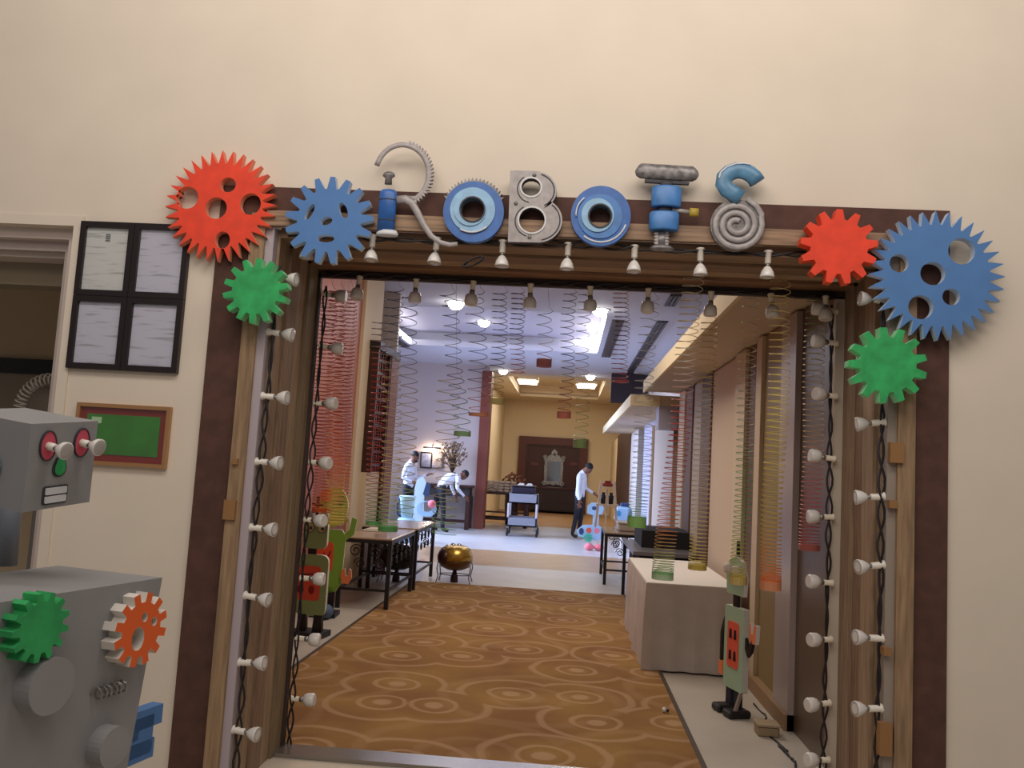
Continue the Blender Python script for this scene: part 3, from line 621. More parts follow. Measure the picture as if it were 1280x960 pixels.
# ------------------------------------------------------------------ framed certificates and green plaque on the left wall
frm = mat('black_frame', (32, 22, 24), .4)
def quad_frame(name, x0, y0, x1, y1, w, label, cat, fm, pm, grp=None, depth=.025, mat_w=0.0, mm=None):
    a = at(x0, y0, YW); c = at(x1, y1, YW); X0, X1, Z1, Z0 = min(a.x, c.x), max(a.x, c.x), a.z, c.z
    t = thing(name, label, cat, ((X0 + X1) / 2, YW, Z0), group=grp); w *= S
    for bx in (((X0, Z0), (X1, Z0 + w)), ((X0, Z1 - w), (X1, Z1)), ((X0, Z0 + w), (X0 + w, Z1 - w)), ((X1 - w, Z0 + w), (X1, Z1 - w))):
        part('frame_bar', fm, t, lambda b: b.box((bx[0][0], YW - depth, bx[0][1]), (bx[1][0], YW - .001, bx[1][1])))
    if mat_w:
        part('mount', mm, t, lambda b: b.box((X0 + w, YW - .008, Z0 + w), (X1 - w, YW - .002, Z1 - w)))
    q = w + mat_w * S
    part('sheet', pm, t, lambda b: b.box((X0 + q, YW - .012, Z0 + q), (X1 - q, YW - .004, Z1 - q)))
    part('pane', GLASS, t, lambda b: b.box((X0 + w, YW - .018, Z0 + w), (X1 - w, YW - .016, Z1 - w)))
    return t, (X0, X1, Z0, Z1)
fr = []
ctr = [((104, 279), (171, 384), 'upper left, with a small dark emblem'), ((173, 283), (245, 387), 'upper right, behind the red gear'), ((93, 385), (163, 488), 'lower left of the four'), ((162, 388), (238, 494), 'lower right of the four')]
xs = (-2.44, -2.165, -1.885); zs = (1.905, 2.265, 2.635)
for i, (x0, x1, z0, z1, w) in enumerate(((xs[0], xs[1], zs[1], zs[2], 'topmost left of four, with a small dark emblem'), (xs[1], xs[2], zs[1], zs[2], 'topmost right of four, partly behind red gear'), (xs[0] - .0, xs[1], zs[0], zs[1], 'bottom left of four, above the plaque'), (xs[1], xs[2], zs[0], zs[1], 'bottom right of four, above the plaque'))):
    t = thing('certificate_frame', 'black framed certificate on the cream wall, ' + w, 'certificate', ((x0 + x1) / 2, YW, z0), group='four framed certificates'); e = .028; x1 -= .002; z1 -= .002
    for bx in (((x0, z0), (x1, z0 + e)), ((x0, z1 - e), (x1, z1)), ((x0, z0 + e), (x0 + e, z1 - e)), ((x1 - e, z0 + e), (x1, z1 - e))):
        part('frame_bar', frm, t, lambda b: b.box((bx[0][0], YW - .028, bx[0][1]), (bx[1][0], YW - .001, bx[1][1])))
    part('sheet', paper_mat('certificate_paper_%d' % i, i, (206, 208, 206) if i == 0 else (196, 196, 212)), t, lambda b: b.box((x0 + e, YW - .012, z0 + e), (x1 - e, YW - .003, z1 - e)))
    part('pane', GLASS, t, lambda b: b.box((x0 + e, YW - .018, z0 + e), (x1 - e, YW - .016, z1 - e)))
    if i == 0: part('emblem', mat('grey_print', (90, 96, 100), .7), t, lambda b: [b.box(((x0 + x1) / 2 - .012, YW - .0128, z1 - .065 - k * .01), ((x0 + x1) / 2 + .012, YW - .012, z1 - .058 - k * .01)) for k in range(4)])
t, (X0, X1, Z0, Z1) = quad_frame('award_plaque', 100, 503, 209, 586, 5.0, 'green plaque with red border and thin brass frame below the certificates', 'plaque', mat('brass_frame', (186, 140, 96), .3, .5), mat('green_plaque_face', (62, 140, 46), .3, noise=.25, scale=5), mat_w=9, mm=mat('dark_red_mount', (128, 34, 28), .4))
part('small_label', mat('pale_green_label', (170, 208, 160), .5), t, lambda b: b.box((X0 + .075, YW - .0135, Z1 - .095), (X0 + .125, YW - .0122, Z1 - .065)))

# ------------------------------------------------------------------ things in the side room
t = thing('wall_mirror', 'black framed grey panel seen through the left doorway', 'mirror', (-3.85, 5.9, 1.2))
part('frame', blackm, t, lambda b: (b.box((-4.6, 5.86, 2.02), (-2.9, 5.899, 2.13)), b.box((-3.55, 5.86, 1.2), (-3.38 - .06, 5.899, 2.02)) , b.box((-2.97, 5.86, 1.2), (-2.9, 5.899, 2.02))))
part('panel', mat('grey_panel', (150, 138, 122), .5), t, lambda b: b.box((-4.55, 5.88, 1.2), (-2.95, 5.897, 2.02)))
ca = at(62, 512, 4.9)
t = thing('coil_spring_arch', 'clear arched coil spring over a dark dome in the left doorway', 'decoration', (ca.x, 4.9, 0))
part('stand', mat('grey_stand', (110, 104, 100), .6), t, lambda b: b.lathe([(.16, 0), (.16, .02), (.03, .04), (.03, ca.z)], (ca.x, 4.9, 0), 16))
part('dome', mat('dark_grey_dome', (104, 94, 84), .6), t, lambda b: b.ball((ca.x, 4.9, ca.z), (.13, .09, .14), 0, 16, 10))
def coilarch(b):
    pts = []
    for k in range(15 * 22 + 1):
        u = k / (15 * 22); a = PI * (1.02 - 1.04 * u); ph = 2 * PI * k / 15
        r = .185 + .034 * cos(ph); pts.append((ca.x + r * cos(a), 4.9 + .034 * sin(ph), ca.z + .0 + r * sin(a)))
    b.tube(pts, .0045, 5)
part('coil', mat('clear_plastic_coil', (206, 202, 196), .25), t, coilarch)

# ------------------------------------------------------------------ big grey box robot in the left foreground (built in its own axes, then turned)
TH = math.radians(76)
def c2w(x, d): return Vector((x * cos(YAW) - d * sin(YAW), x * sin(YAW) + d * cos(YAW), 0))
# local x runs along the front face, local -y is outward
fr_corner = onfloor(203, 722, 1.196)                                  # front right top corner of the body
ux = Vector((cos(TH), sin(TH), 0)); uy = Vector((-sin(TH), cos(TH), 0))
BW, BD, BZ0, BZ1 = .62, .36, .56, 1.196
rorg = fr_corner - ux * (BW / 2) + uy * (BD / 2); rorg.z = 0
rb = thing('box_robot', 'big silver grey foam box robot with pink eyes and gears, left foreground', 'robot', (rorg.x, rorg.y, 0), TH)
RM = Matrix.Translation(rorg) @ Matrix.Rotation(TH, 4, 'Z'); RI = RM.inverted()
def hitlocal(px, py, pl_p, pl_n):
    o = RI @ CAMP; d = (RI.to_3x3() @ ray(px, py)); k = (Vector(pl_p) - o).dot(Vector(pl_n)) / d.dot(Vector(pl_n)); return o + d * k
rgrey = mat('robot_silver_grey', (150, 150, 152), .6, .0, noise=.06, scale=4); rgrey2 = mat('robot_blue_grey', (120, 126, 136), .5, .2)
part('body', [rgrey], rb, lambda b: b.box((-BW / 2, -BD / 2, BZ0), (BW / 2, BD / 2, BZ1), taper=.84), True)
for x in (-.14, .14):
    l = part('leg', [rgrey2], rb, lambda b: b.lathe([(.07, .06), (.06, .3), (.065, BZ0)], (x, 0, 0), 16), True)
    part('foot', [rgrey], rb, lambda b: b.box((x - .09, -.19, 0), (x + .09, .1, .07), bev=.02), True)
# head, tilted a little forward
h1 = at(39, 530, 1.95); hw, hd, hh = .205, .25, .215; npt = RI @ onfloor(6, 702, 1.196)
hc = RI @ (h1 + Vector((0, 0, 0))); zc = h1.z
part('neck', [rgrey2], rb, lambda b: b.lathe([(.034, BZ1 - .01), (.03, 1.3), (.03, 1.42)], (npt.x, npt.y, 0), 18), True)
HR = Matrix.Rotation(math.radians(6), 4, 'X') @ Matrix.Rotation(math.radians(-6), 4, 'Y')
HC = Vector((hc.x, hc.y, zc)) - HR @ Vector((-hw / 2, -hd / 2, hh / 2))
HM = Matrix.Translation(HC) @ HR
part('head', [rgrey], rb, lambda b: b.box((-hw / 2, -hd / 2, -hh / 2), (hw / 2, hd / 2, hh / 2), M=HM), True)
HMI = HM.inverted()
def headpt(px, py):                                          # where a view ray meets the face, in head axes
    o = HMI @ (RI @ CAMP); d = HMI.to_3x3() @ (RI.to_3x3() @ ray(px, py)); k = (-hd / 2 - o.y) / d.y; return o + d * k
pinkm = mat('pink_felt', (206, 84, 104), .8)
for px, py, sc in ((59, 557, 1), (101, 553, 1)):
    p = headpt(px, py)
    part('eye_disc', [pinkm, lout], rb, lambda b: b.prism(ell(p.x, p.z, .022, .0355, 24), [], -hd / 2 + .002, -hd / 2 - .004, 0, 1, lambda u, v, w: HM @ Vector((u, w, v))), True)
    part('eye_rim', [lout], rb, lambda b: b.prism(ell(p.x, p.z, .0245, .038, 24), [ell(p.x, p.z, .022, .0355, 24)], -hd / 2 + .002, -hd / 2 - .006, 0, 0, lambda u, v, w: HM @ Vector((u, w, v))), True)
    EM = HM @ Matrix.Translation((p.x, -hd / 2, p.z)) @ Matrix.Rotation(math.radians(90), 4, 'X') @ Matrix.Rotation(math.radians(4), 4, 'X') @ Matrix.Diagonal((.78, .78, .9, 1))
    eb = part('eye_bulb', [white_cer, steel, bulbw, lens], rb, lambda b: b.lathe([(.013, -.005), (.013, .026), (.009, .028), (.009, .036), (.014, .040), (.027, .058), (.0285, .068), (.025, .070), (.008, .069)], (0, 0, 0), 20, M=None, mis=[0, 0, 1, 1, 2, 2, 2, 3]), True)
    eb.data.transform(EM); eb['label'] = 'white bulb standing out as an eye'
p = headpt(74, 581); tear = [(p.x + .0185 * sin(t) * (1 + .45 * cos(t)) * .8, p.z - .026 * cos(t)) for t in (2 * PI * k / 20 for k in range(20))]
part('nose', [greenp, lout], rb, lambda b: b.prism(tear, [], -hd / 2 + .002, -hd / 2 - .005, 0, 1, lambda u, v, w: HM @ Vector((u, w, v))), True)
part('nose_outline', [lout], rb, lambda b: b.prism([(p.x + (x - p.x) * 1.3, p.z + (y - p.z) * 1.15) for x, y in tear], [], -hd / 2 + .001, -hd / 2 - .003, 0, 0, lambda u, v, w: HM @ Vector((u, w, v))), True)
p = headpt(68, 618)
part('mouth_outline', [lout], rb, lambda b: b.prism(rrect(p.x - .037, p.z - .023, p.x + .037, p.z + .023, .006), [], -hd / 2 + .001, -hd / 2 - .003, 0, 0, lambda u, v, w: HM @ Vector((u, w, v))), True)
for dz in (-.0105, .0105): part('tooth_row', [lwht], rb, lambda b: b.prism(rrect(p.x - .032, p.z + dz - .0085, p.x + .032, p.z + dz + .0085, .003), [], -hd / 2 + .001, -hd / 2 - .006, 0, 0, lambda u, v, w: HM @ Vector((u, w, v))), True)
part('ear', [mat('pale_blue_ear', (140, 160, 184), .5)], rb, lambda b: b.lathe([(.035, 0), (.04, .008), (.025, .022)], (0, 0, 0), 18, M=None), True).data.transform(HM @ Matrix.Translation((-hw / 2, -.01, -.01)) @ Matrix.Rotation(math.radians(-90), 4, 'Y'))
# things on the robot's front
def bodypt(px, py): return hitlocal(px, py, (0, -BD / 2, BZ1), (0, -1, 0))
slope = (BD / 2 * .16) / (BZ1 - BZ0)
def bodygear(px, py, R, r, n, tip, base, th, mats, name, holes=(), pole=0.0):
    p = bodypt(px, py); yb = -BD / 2 + slope * (BZ1 - p.z) + .004
    part(name, mats, rb, lambda b: b.prism([(p.x + x, p.z + y) for x, y in gear_outline(R, r, n, tip, base, .3)], [ell(p.x + hx, p.z + hy, a, c, 18) for hx, hy, a, c in holes], yb, yb - th), True)
bodygear(36, 782, .077, .058, 13, .17, .33, .045, [greenp, greenp], 'green_gear')
bodygear(163, 785, .094, .070, 12, .22, .30, .045, [mat('orange_foam', (232, 102, 44), .75), foamw], 'orange_gear', [(.008, .030, .010, .012), (.045, .014, .010, .012), (-.01, -.022, .022, .03)])
def disc(px, py, r, th, m, nm):
    p = bodypt(px, py); yb = -BD / 2 + slope * (BZ1 - p.z) + .004
    part(nm, [m], rb, lambda b: b.prism(ell(p.x, p.z, r, r, 28), [], yb, yb - th, 0, 0), True)
disc(50, 855, .064, .05, rgrey, 'round_knob'); disc(133, 932, .05, .05, rgrey, 'round_knob')
p = bodypt(137, 862); yb = -BD / 2 + slope * (BZ1 - p.z)
part('small_spring', [steel], rb, lambda b: b.tube([(p.x - .05 + .1 * k / 60, yb - .014 + .012 * cos(2 * PI * k / 10), p.z + .014 * sin(2 * PI * k / 10)) for k in range(61)], .0035, 5), True)
p = hitlocal(172, 917, (0, -.02, 1), (0, -1, 0))
part('arm', [bluep], rb, lambda b: (b.box((BW * .36, -.04, p.z - .01), (p.x - .02, 0, p.z + .05)), b.box((p.x - .05, -.04, p.z - .06), (p.x + .04, 0, p.z + .05)), b.box((p.x - .04, -.04, p.z + .015), (p.x + .075, 0, p.z + .07)), b.box((p.x - .06, -.04, p.z - .075), (p.x + .05, 0, p.z - .02))), True, 'blue foam arm with a toothed claw')

# ------------------------------------------------------------------ slinkies hanging from the portal's rear top
def hexmix(cols, u):
    u = min(max(u, 0), 1) * (len(cols) - 1); i = min(int(u), len(cols) - 2); f = u - i
    a, c = lin(cols[i]), lin(cols[i + 1]); return tuple(a[k] * (1 - f) + c[k] * f for k in range(3)) + (1,)
RED, ORA, YEL, GRN, GLD, PNK, BACKLIT, WHT = (196, 70, 62), (226, 120, 66), (212, 190, 92), (112, 178, 108), (206, 180, 120), (214, 120, 130), (120, 120, 140), (206, 204, 196)  # the grey paints in how dark backlit loops look before the ceiling
def slinky(x0, y0, x1, y1, wpx, turns, cols, dense, Y, label, pw=1.5, rt=.0026, dcol=None):
    if Y > 4.6: Y = min((4.66, 4.72, 4.785, 4.845, 4.915), key=lambda q: abs(q - Y))
    a, c = at(x0, y0, Y), at(x1, y1, Y); r = wpx / 2 * Y / FPX
    t = thing('coil_toy_spring', label, 'coil spring', a, group='plastic coil springs hanging in the portal')
    seg = 16; pts = []; cl = []
    nt_ = turns + dense; hd_ = dense * .0034
    top, bot = a.z, c.z + hd_
    for k in range(nt_ * seg + 1):
        q = k / seg
        if q <= turns:
            u = q / turns; h = 1 - (1 - u) ** pw if pw > 1 else u; z = top + (bot - top) * h
        else: u = 1; h = 1; z = bot - (q - turns) * .0034
        x = a.x + (c.x - a.x) * (h if q <= turns else 1); ph = 2 * PI * q
        wob = .006 * sin(h * 9 + x0)
        pts.append((x + wob + r * cos(ph), Y + r * sin(ph), z))
        cl.append(hexmix(cols, h) if (q <= turns or dcol is None) else lin(tuple(.62 * dcol[i] + .38 * (186, 176, 158)[i] for i in range(3))))
    hook = [(a.x + r, Y, a.z), (a.x + r * .6, Y, a.z + .02), (a.x, Y, 2.665 if Y > 4.6 else 2.60)]
    b = MB(); b.tube(pts, rt, 3, cap=False); o = b.build('coil', SLINKY, t)
    ca_ = o.data.color_attributes.new('Col', 'FLOAT_COLOR', 'POINT')
    flat = []
    for q in cl:
        for _ in range(3): flat += q
    ca_.data.foreach_set('color', flat)
    if True: part('hanging_thread', mat('thread', (150, 140, 110), .6), t, lambda b: b.tube(hook, .0010, 4))
YS = 4.76
SL = [
 (409, 362, 402, 640, 24, 62, [RED, RED, ORA, RED, RED, ORA], 6, 4.84, 'dense red-orange coil spring hanging leftmost, above the lime robot', 1.15),
 (434, 362, 424, 652, 24, 66, [RED, ORA, RED, RED, ORA, YEL], 6, 4.94, 'dense red coil spring hanging second from left, beside the cream pilaster', 1.15),
 (421, 362, 418, 655, 22, 54, [ORA, RED, ORA, ORA, YEL], 4, 4.68, 'thin orange coil spring between the two leftmost dense red ones', 1.15),
 (476, 400, 466, 656, 20, 38, [WHT, RED, RED, RED, GRN], 5, 4.80, 'red coil spring with green end hanging before the lattice screen', 1.15),
 (492, 360, 486, 664, 24, 36, [BACKLIT, BACKLIT, GLD, GLD, YEL, GRN], 8, 4.72, 'yellow and green coil spring hanging left of the standing waiter', 1.25),
 (512, 366, 508, 642, 22, 24, [BACKLIT, BACKLIT, GLD, GLD, GRN], 0, 4.86, 'pale stretched coil spring hanging over the standing waiter', 1.1),
 (559, 364, 577, 545, 21, 14, [BACKLIT, BACKLIT, BACKLIT, GRN], 8, 4.78, 'backlit grey coil spring ending in a small green stack above the framed pictures', 1.0, .0025, GRN),
 (594, 364, 598, 520, 24, 13, [BACKLIT, BACKLIT, BACKLIT, ORA], 5, 4.72, 'wide loose backlit grey coil spring second from left against the ceiling', 1.0, .0025, ORA),
 (562, 470, 556, 668, 30, 18, [GLD, GLD, GLD, GRN], 0, 4.9, 'pale loose coil spring hanging in front of the stooping waiter', 1.2),
 (626, 364, 620, 505, 19, 18, [BACKLIT, BACKLIT, BACKLIT, YEL], 9, 4.78, 'backlit grey coil spring ending in a yellow stack above the red-brown pillar', 1.0, .0025, YEL),
 (647, 364, 646, 466, 18, 16, [BACKLIT, BACKLIT, PNK], 1, 4.84, 'short backlit grey coil spring left of the red-ended one', 1.0, .0025),
 (681, 388, 681, 459, 19, 5, [GRN, WHT, PNK], 14, 4.76, 'short coil spring collapsed into a pink-red stack above the far wall', .9, .0022, (206, 96, 110)),
 (712, 364, 706, 523, 17, 18, [BACKLIT, BACKLIT, BACKLIT, RED], 11, 4.80, 'backlit grey coil spring ending in a red stack over the dark mirror panel', 1.0, .0025, (214, 84, 62)),
 (730, 364, 726, 560, 17, 20, [BACKLIT, BACKLIT, GLD, GRN], 14, 4.86, 'backlit grey coil spring ending in a green stack over the dark mirror panel', 1.0, .0022, (140, 176, 96)),
 (777, 364, 775, 478, 20, 19, [PNK, BACKLIT, PNK], 3, 4.78, 'pink and backlit grey coil spring hanging right of the cove light', 1.0, .0024),
 (812, 372, 797, 659, 23, 40, [WHT, WHT, WHT, WHT, GRN], 16, 4.84, 'pale coil spring with a bright green end above the black counter', 1.6, .0021, (112, 190, 70)),
 (870, 326, 829, 724, 26, 62, [WHT, GLD, WHT, RED, RED, ORA, GRN], 8, 4.22, 'long leaning coil spring turning red and green over the white table\'s left corner', 1.5, .0023, (150, 190, 140)),
 (886, 400, 871, 712, 22, 50, [GLD, GLD, WHT, GLD, YEL], 8, 4.92, 'faint golden coil spring over the middle of the white table', 1.3),
 (938, 368, 924, 730, 21, 50, [WHT, GLD, WHT, GRN, GRN, YEL], 10, 4.80, 'pale green coil spring with yellow end, right of the white table', 1.5, .0023, (216, 180, 84)),
 (978, 328, 962, 737, 25, 60, [GLD, GLD, YEL, YEL, YEL, ORA], 12, 4.24, 'thick golden coil spring ending in orange, second from right', 1.5, .0027, (226, 120, 70)),
 (1020, 372, 1013, 688, 25, 50, [GRN, GLD, GLD, RED, RED], 8, 4.66, 'coil spring turning from green to red, rightmost beside the white batten', 1.25, .0022, (196, 84, 76)),
]
for s_ in SL: slinky(*s_)

# ------------------------------------------------------------------ cutout robots
lgreen = mat('mint_green_board', (150, 184, 128), .8); lime = mat('lime_board', (132, 182, 70), .8); coral = mat('coral_board', (232, 98, 72), .8); dkred = mat('dark_red_print', (150, 36, 40), .8); orb = mat('orange_board', (236, 134, 84), .8)
def planar(t, name, mats, outer, holes=(), y0=.015, y1=-.015, label=None):
    o = part(name, mats, t, lambda b: b.prism(outer, list(holes), y0, y1, 0, 1 if isinstance(mats, list) and len(mats) > 1 else 0), True)
    if label: o['label'] = label
    return o
# mint robot
p = onfloor(386, 796); k = p.y / FPX
t = thing('cutout_robot', 'mint green cutout robot with coral chest panel behind the left portal edge', 'robot', (p.x - .01, p.y, 0), math.radians(-8))
planar(t, 'torso', [lgreen, foamw], rrect(-.135, .18, .145, .70, .06))
planar(t, 'chest_panel', [coral], rrect(-.13, .31, .085, .60, .03), y0=-.015, y1=-.022)
for x in (-.09, .01): planar(t, 'dial', [dkred], ell(x, .40, .028, .036), y0=-.022, y1=-.027)
planar(t, 'chest_stripe', [lout], [(-.12, .515), (.08, .535), (.08, .545), (-.12, .525)], y0=-.022, y1=-.026)
planar(t, 'neck', [blackm], rrect(-.055, .69, .02, .76, .005), y0=.01, y1=-.01)
planar(t, 'head', [lgreen, foamw], rrect(-.11, .75, .115, 1.00, .05))
for x in (-.05, .06): planar(t, 'eye', [mat('pale_eye', (196, 200, 150), .7)], ell(x, .93, .042), y0=-.015, y1=-.02); planar(t, 'pupil', [lout], ell(x + .01, .925, .014), [], -.02, -.024); planar(t, 'eye_ring', [lout], ell(x, .93, .044), [ell(x, .93, .039)], -.015, -.022)
for x in (-.075, .07): planar(t, 'ear_bulb', [mat('grey_white_bulb', (176, 174, 172), .4)], ell(x, 1.03, .042, .045), y0=.02, y1=-.02)
planar(t, 'antenna', [blackm], [(-.012, .99), (.012, .99), (.012, 1.20), (-.012, 1.20)], y0=.008, y1=-.008)
planar(t, 'antenna_bar', [blackm], [(-.07, 1.05), (.08, 1.07), (.08, 1.09), (-.07, 1.07)], y0=.008, y1=-.012)
planar(t, 'antenna_bar', [blackm], [(-.05, 1.12), (.05, 1.12), (.05, 1.14), (-.05, 1.14)], y0=.008, y1=-.012)
for x in (-.06, .085): planar(t, 'leg', [blackm], [(x - .045, .05), (x + .045, .05), (x + .035, .19), (x - .035, .19)], y0=.02, y1=-.02)
part('base_block', [mat('dark_base', (36, 34, 40), .6)], t, lambda b: b.box((-.15, -.10, 0), (.15, .14, .05)), True)
# lime robot behind
p = at(410, 700, 8.35)
t = thing('cutout_robot', 'lime green cutout robot with orange claw and antennae beside the iron table', 'robot', (p.x + .0, p.y, 0), math.radians(4))
planar(t, 'torso', [lime, foamw], [(-.10, .30), (.02, .22), (.10, .24), (.15, .33), (.16, .78), (.12, .84), (-.12, .84), (-.15, .6)])
planar(t, 'chest_panel', [mat('deep_orange_board', (236, 92, 50), .8)], rrect(-.16, .42, .05, .72, .05), y0=-.015, y1=-.022)
planar(t, 'print_mark', [dkred], [(-.06, .52), (-.04, .62), (-.01, .56), (.02, .64), (.03, .62), (-.01, .51), (-.035, .57)], y0=-.022, y1=-.026)
planar(t, 'head', [mat('yellow_green_board', (176, 196, 84), .8), foamw], ell(.02, 1.06, .14, .20, 26))
planar(t, 'eye', [orb], ell(-.06, 1.17, .065, .065), y0=-.015, y1=-.022)
planar(t, 'eye', [mat('dark_green_print', (104, 150, 74), .8)], ell(.085, 1.13, .04, .055), y0=-.015, y1=-.022)
for x in (-.07, .09): planar(t, 'antenna', [mat('yellow_wire', (226, 186, 110), .6)], [(x - .006, 1.2), (x + .006, 1.2), (x * 1.25 + .006, 1.5), (x * 1.25 - .006, 1.5)], y0=.005, y1=-.005)
planar(t, 'arm', [lime, foamw], [(.14, .72), (.24, .80), (.26, .95), (.21, .97), (.19, .84), (.12, .78)], y0=.012, y1=-.012)
planar(t, 'claw', [orb, foamw], [(.14, .40), (.16, .33), (.22, .32), (.25, .38), (.24, .46), (.22, .47), (.21, .40), (.19, .40), (.18, .47), (.15, .46)], y0=-.015, y1=-.035)
for x in (-.04, .06): planar(t, 'leg', [blackm], [(x - .03, 0.02), (x + .03, 0.02), (x + .03, .28), (x - .03, .28)], y0=.015, y1=-.015)
part('base_block', [MATS['dark_base']], t, lambda b: b.box((-.12, -.12, 0), (.13, .14, .04)), True)
part('blue_foot', [mat('blue_grey_board', (74, 96, 120), .7)], t, lambda b: b.ball((.05, -.16, .07), (.07, .10, .07)), True)
# right robot seen obliquely
p = onfloor(908, 893)
t = thing('cutout_robot', 'pale green cutout robot with coral socket panel standing beside the white table', 'robot', (p.x + .05, p.y + .03, 0), math.radians(-72))
mint = mat('pale_mint_board', (166, 196, 168), .8)
planar(t, 'torso', [mint, mat('mint_edge', (196, 196, 186), .8)], rrect(-.125, .16, .125, .70, .012), y0=.03, y1=-.015)
planar(t, 'chest_panel', [coral], rrect(-.075, .30, .07, .60, .02), y0=-.015, y1=-.02)
for x in (-.03, .03):
    for z in (.38, .52): planar(t, 'socket_slot', [blk], [(x - .016, z - .03), (x + .016, z - .03), (x + .01, z + .03), (x - .01, z + .03)], y0=-.02, y1=-.024)
planar(t, 'neck', [blackm], rrect(-.03, .69, .03, .78, .005), y0=.01, y1=-.01)
planar(t, 'head', [mint, foamw], [(-.11, .78), (.11, .78), (.12, .90), (.09, 1.00), (0, 1.04), (-.09, 1.00), (-.12, .90)], y0=.015, y1=-.015)
for x in (-.06, .05): part('eye', [foamw, blackm], t, lambda b: b.lathe([(.035, 0), (.035, .04), (.02, .05)], (0, 0, 0), 14), True).data.transform(Matrix.Translation((x, -.015, .95)) @ Matrix.Rotation(math.radians(90), 4, 'X'))
planar(t, 'antenna', [blackm], [(-.012, 1.03), (.012, 1.03), (.008, 1.14), (-.008, 1.14)], y0=.008, y1=-.008)
planar(t, 'arm', [blackm], [(-.15, .60), (-.125, .63), (-.125, .56), (-.16, .50), (-.165, .32), (-.19, .30), (-.19, .50)], y0=.01, y1=-.01)
planar(t, 'hand', [orb], [(-.20, .22), (-.15, .22), (-.15, .31), (-.20, .31)], y0=.012, y1=-.012)
planar(t, 'arm', [blackm], [(.125, .45), (.16, .40), (.20, .44), (.22, .50), (.20, .52), (.17, .46), (.125, .52)], y0=.02, y1=-.0)
planar(t, 'claw', [orb, foamw], [(.18, .50), (.25, .50), (.26, .62), (.23, .62), (.22, .56), (.20, .56), (.19, .62), (.17, .62)], y0=.03, y1=.0)
for x in (-.06, .05): planar(t, 'leg', [mat('navy_leg', (34, 36, 52), .7)], [(x - .03, .05), (x + .03, .05), (x + .03, .17), (x - .03, .17)], y0=.02, y1=-.01)
for x in (-.07, .08): part('foot', [blackm], t, lambda b: b.box((x - .055, -.10, 0), (x + .055, .06, .05), bev=.012), True)
part('prop_strut', [mat('grey_strut', (140, 128, 116), .6)], t, lambda b: b.bar((.11, -.01, .16), (.11, -.06, .01), .02), True)
cable([(1.38, 6.2, .0065), (1.40, 5.9, .0065), (1.30, 5.6, .0065), (1.36, 5.2, .0065)], 'thin black cable on the tiles behind the right cutout robot', .004, 1)
# power strip box on the floor
p = onfloor(962, 922); t = thing('junction_box', 'beige wooden box on the floor with a black cable, right of the cutout robot', 'box', (p.x, p.y + .05, 0))
part('body', mat('beige_box', (148, 128, 100), .7), t, lambda b: b.box((p.x - .07, p.y, 0), (p.x + .06, p.y + .12, .06), bev=.008))
part('lid', mat('beige_lid', (160, 140, 112), .7), t, lambda b: b.box((p.x - .075, p.y - .005, .06), (p.x + .065, p.y + .125, .072)))
cable([(1.33, 5.3, .007), (1.35, 5.0, .007), (1.30, 4.8, .007), (1.34, 4.62, .007)], 'black cable lying on the tiles in front of the beige floor box', .006, 2)
# small white spot on carpet edge (a loose bulb)
p = onfloor(830, 893); t = thing('loose_bulb', 'small loose bulb lying at the carpet\'s right edge', 'bulb', (p.x, p.y, 0))
part('glass', bulbw, t, lambda b: b.ball((p.x, p.y, .03), .016, 0, 12, 8)); part('cap', cablem, t, lambda b: b.tube([(p.x + .012, p.y, .03), (p.x + .03, p.y, .024)], .009, 10))

# pale blue robots at the back
pb = mat('pale_blue_board', (168, 206, 232), .7); dbl = mat('dark_blue_print', (48, 72, 112), .7); pkf = mat('pink_board', (240, 130, 140), .8); teal = mat('teal_board', (60, 190, 150), .8)
def blue_robot(px, py, h, label, rz=0, two=False):
    p = onfloor(px, py); t = thing('cutout_robot', label, 'robot', (p.x, p.y, 0), rz); s = h / 1.0
    def q(L): return [(x * s, z * s) for x, z in L]
    planar(t, 'torso', [pb, foamw], q([(-.30, .38), (-.26, .27), (.10, .20), (.22, .24), (.24, .46), (.12, .52), (-.18, .50)]))
    planar(t, 'tail_hole', [dbl], q(ell(-.20, .37, .05, .07)), y0=-.015, y1=-.02)
    for x in (-.05, .11): planar(t, 'chest_dial', [coral if x < 0 else pkf], q(ell(x, .40, .055)), y0=-.015, y1=-.022)
    planar(t, 'gear_badge', [teal], q([(x - .06, z + .25) for x, z in gear_outline(.09, .065, 9, .2, .3)]), [q(ell(-.06, .25, .03))], -.022, -.04)
    planar(t, 'neck', [pb], q(rrect(.02, .50, .14, .72, .02)), y0=.012, y1=-.012)
    planar(t, 'neck_stripe', [foamw], q(rrect(.06, .51, .09, .71, .004)), y0=-.012, y1=-.017)
    planar(t, 'head', [pb, foamw], q([(-.10, .74), (.04, .70), (.20, .74), (.24, .86), (.16, .96), (-.02, .96), (-.10, .88)]))
    planar(t, 'eye', [dbl], q(ell(.04, .85, .05, .04)), y0=-.015, y1=-.02)
    for x in (-.02, .14): planar(t, 'leg', [foamw], q(rrect(x - .03, .10, x + .03, .24, .01)), y0=.01, y1=-.01)
    for x in (-.03, .17): part('foot', [pkf], t, lambda b: b.ball((x * s, -.02, .07 * s), (.10 * s, .09 * s, .07 * s), 0, 12, 8), True)
    return t
blue_robot(738, 688, .98, 'pale blue cutout robot with pink feet beside the right waiter')
t = thing('cutout_robot', 'pale blue robot figure with bucket body in front of the standing waiter', 'robot', (onfloor(506, 677).x, onfloor(506, 677).y, 0))
part('pedestal', [pb], t, lambda b: b.lathe([(.16, 0), (.16, .05), (.06, .08), (.06, .34)], (0, 0, 0), 18), True)
part('skirt', [pb], t, lambda b: b.lathe([(.22, .30), (.24, .36), (.13, .46)], (0, 0, 0), 20), True)
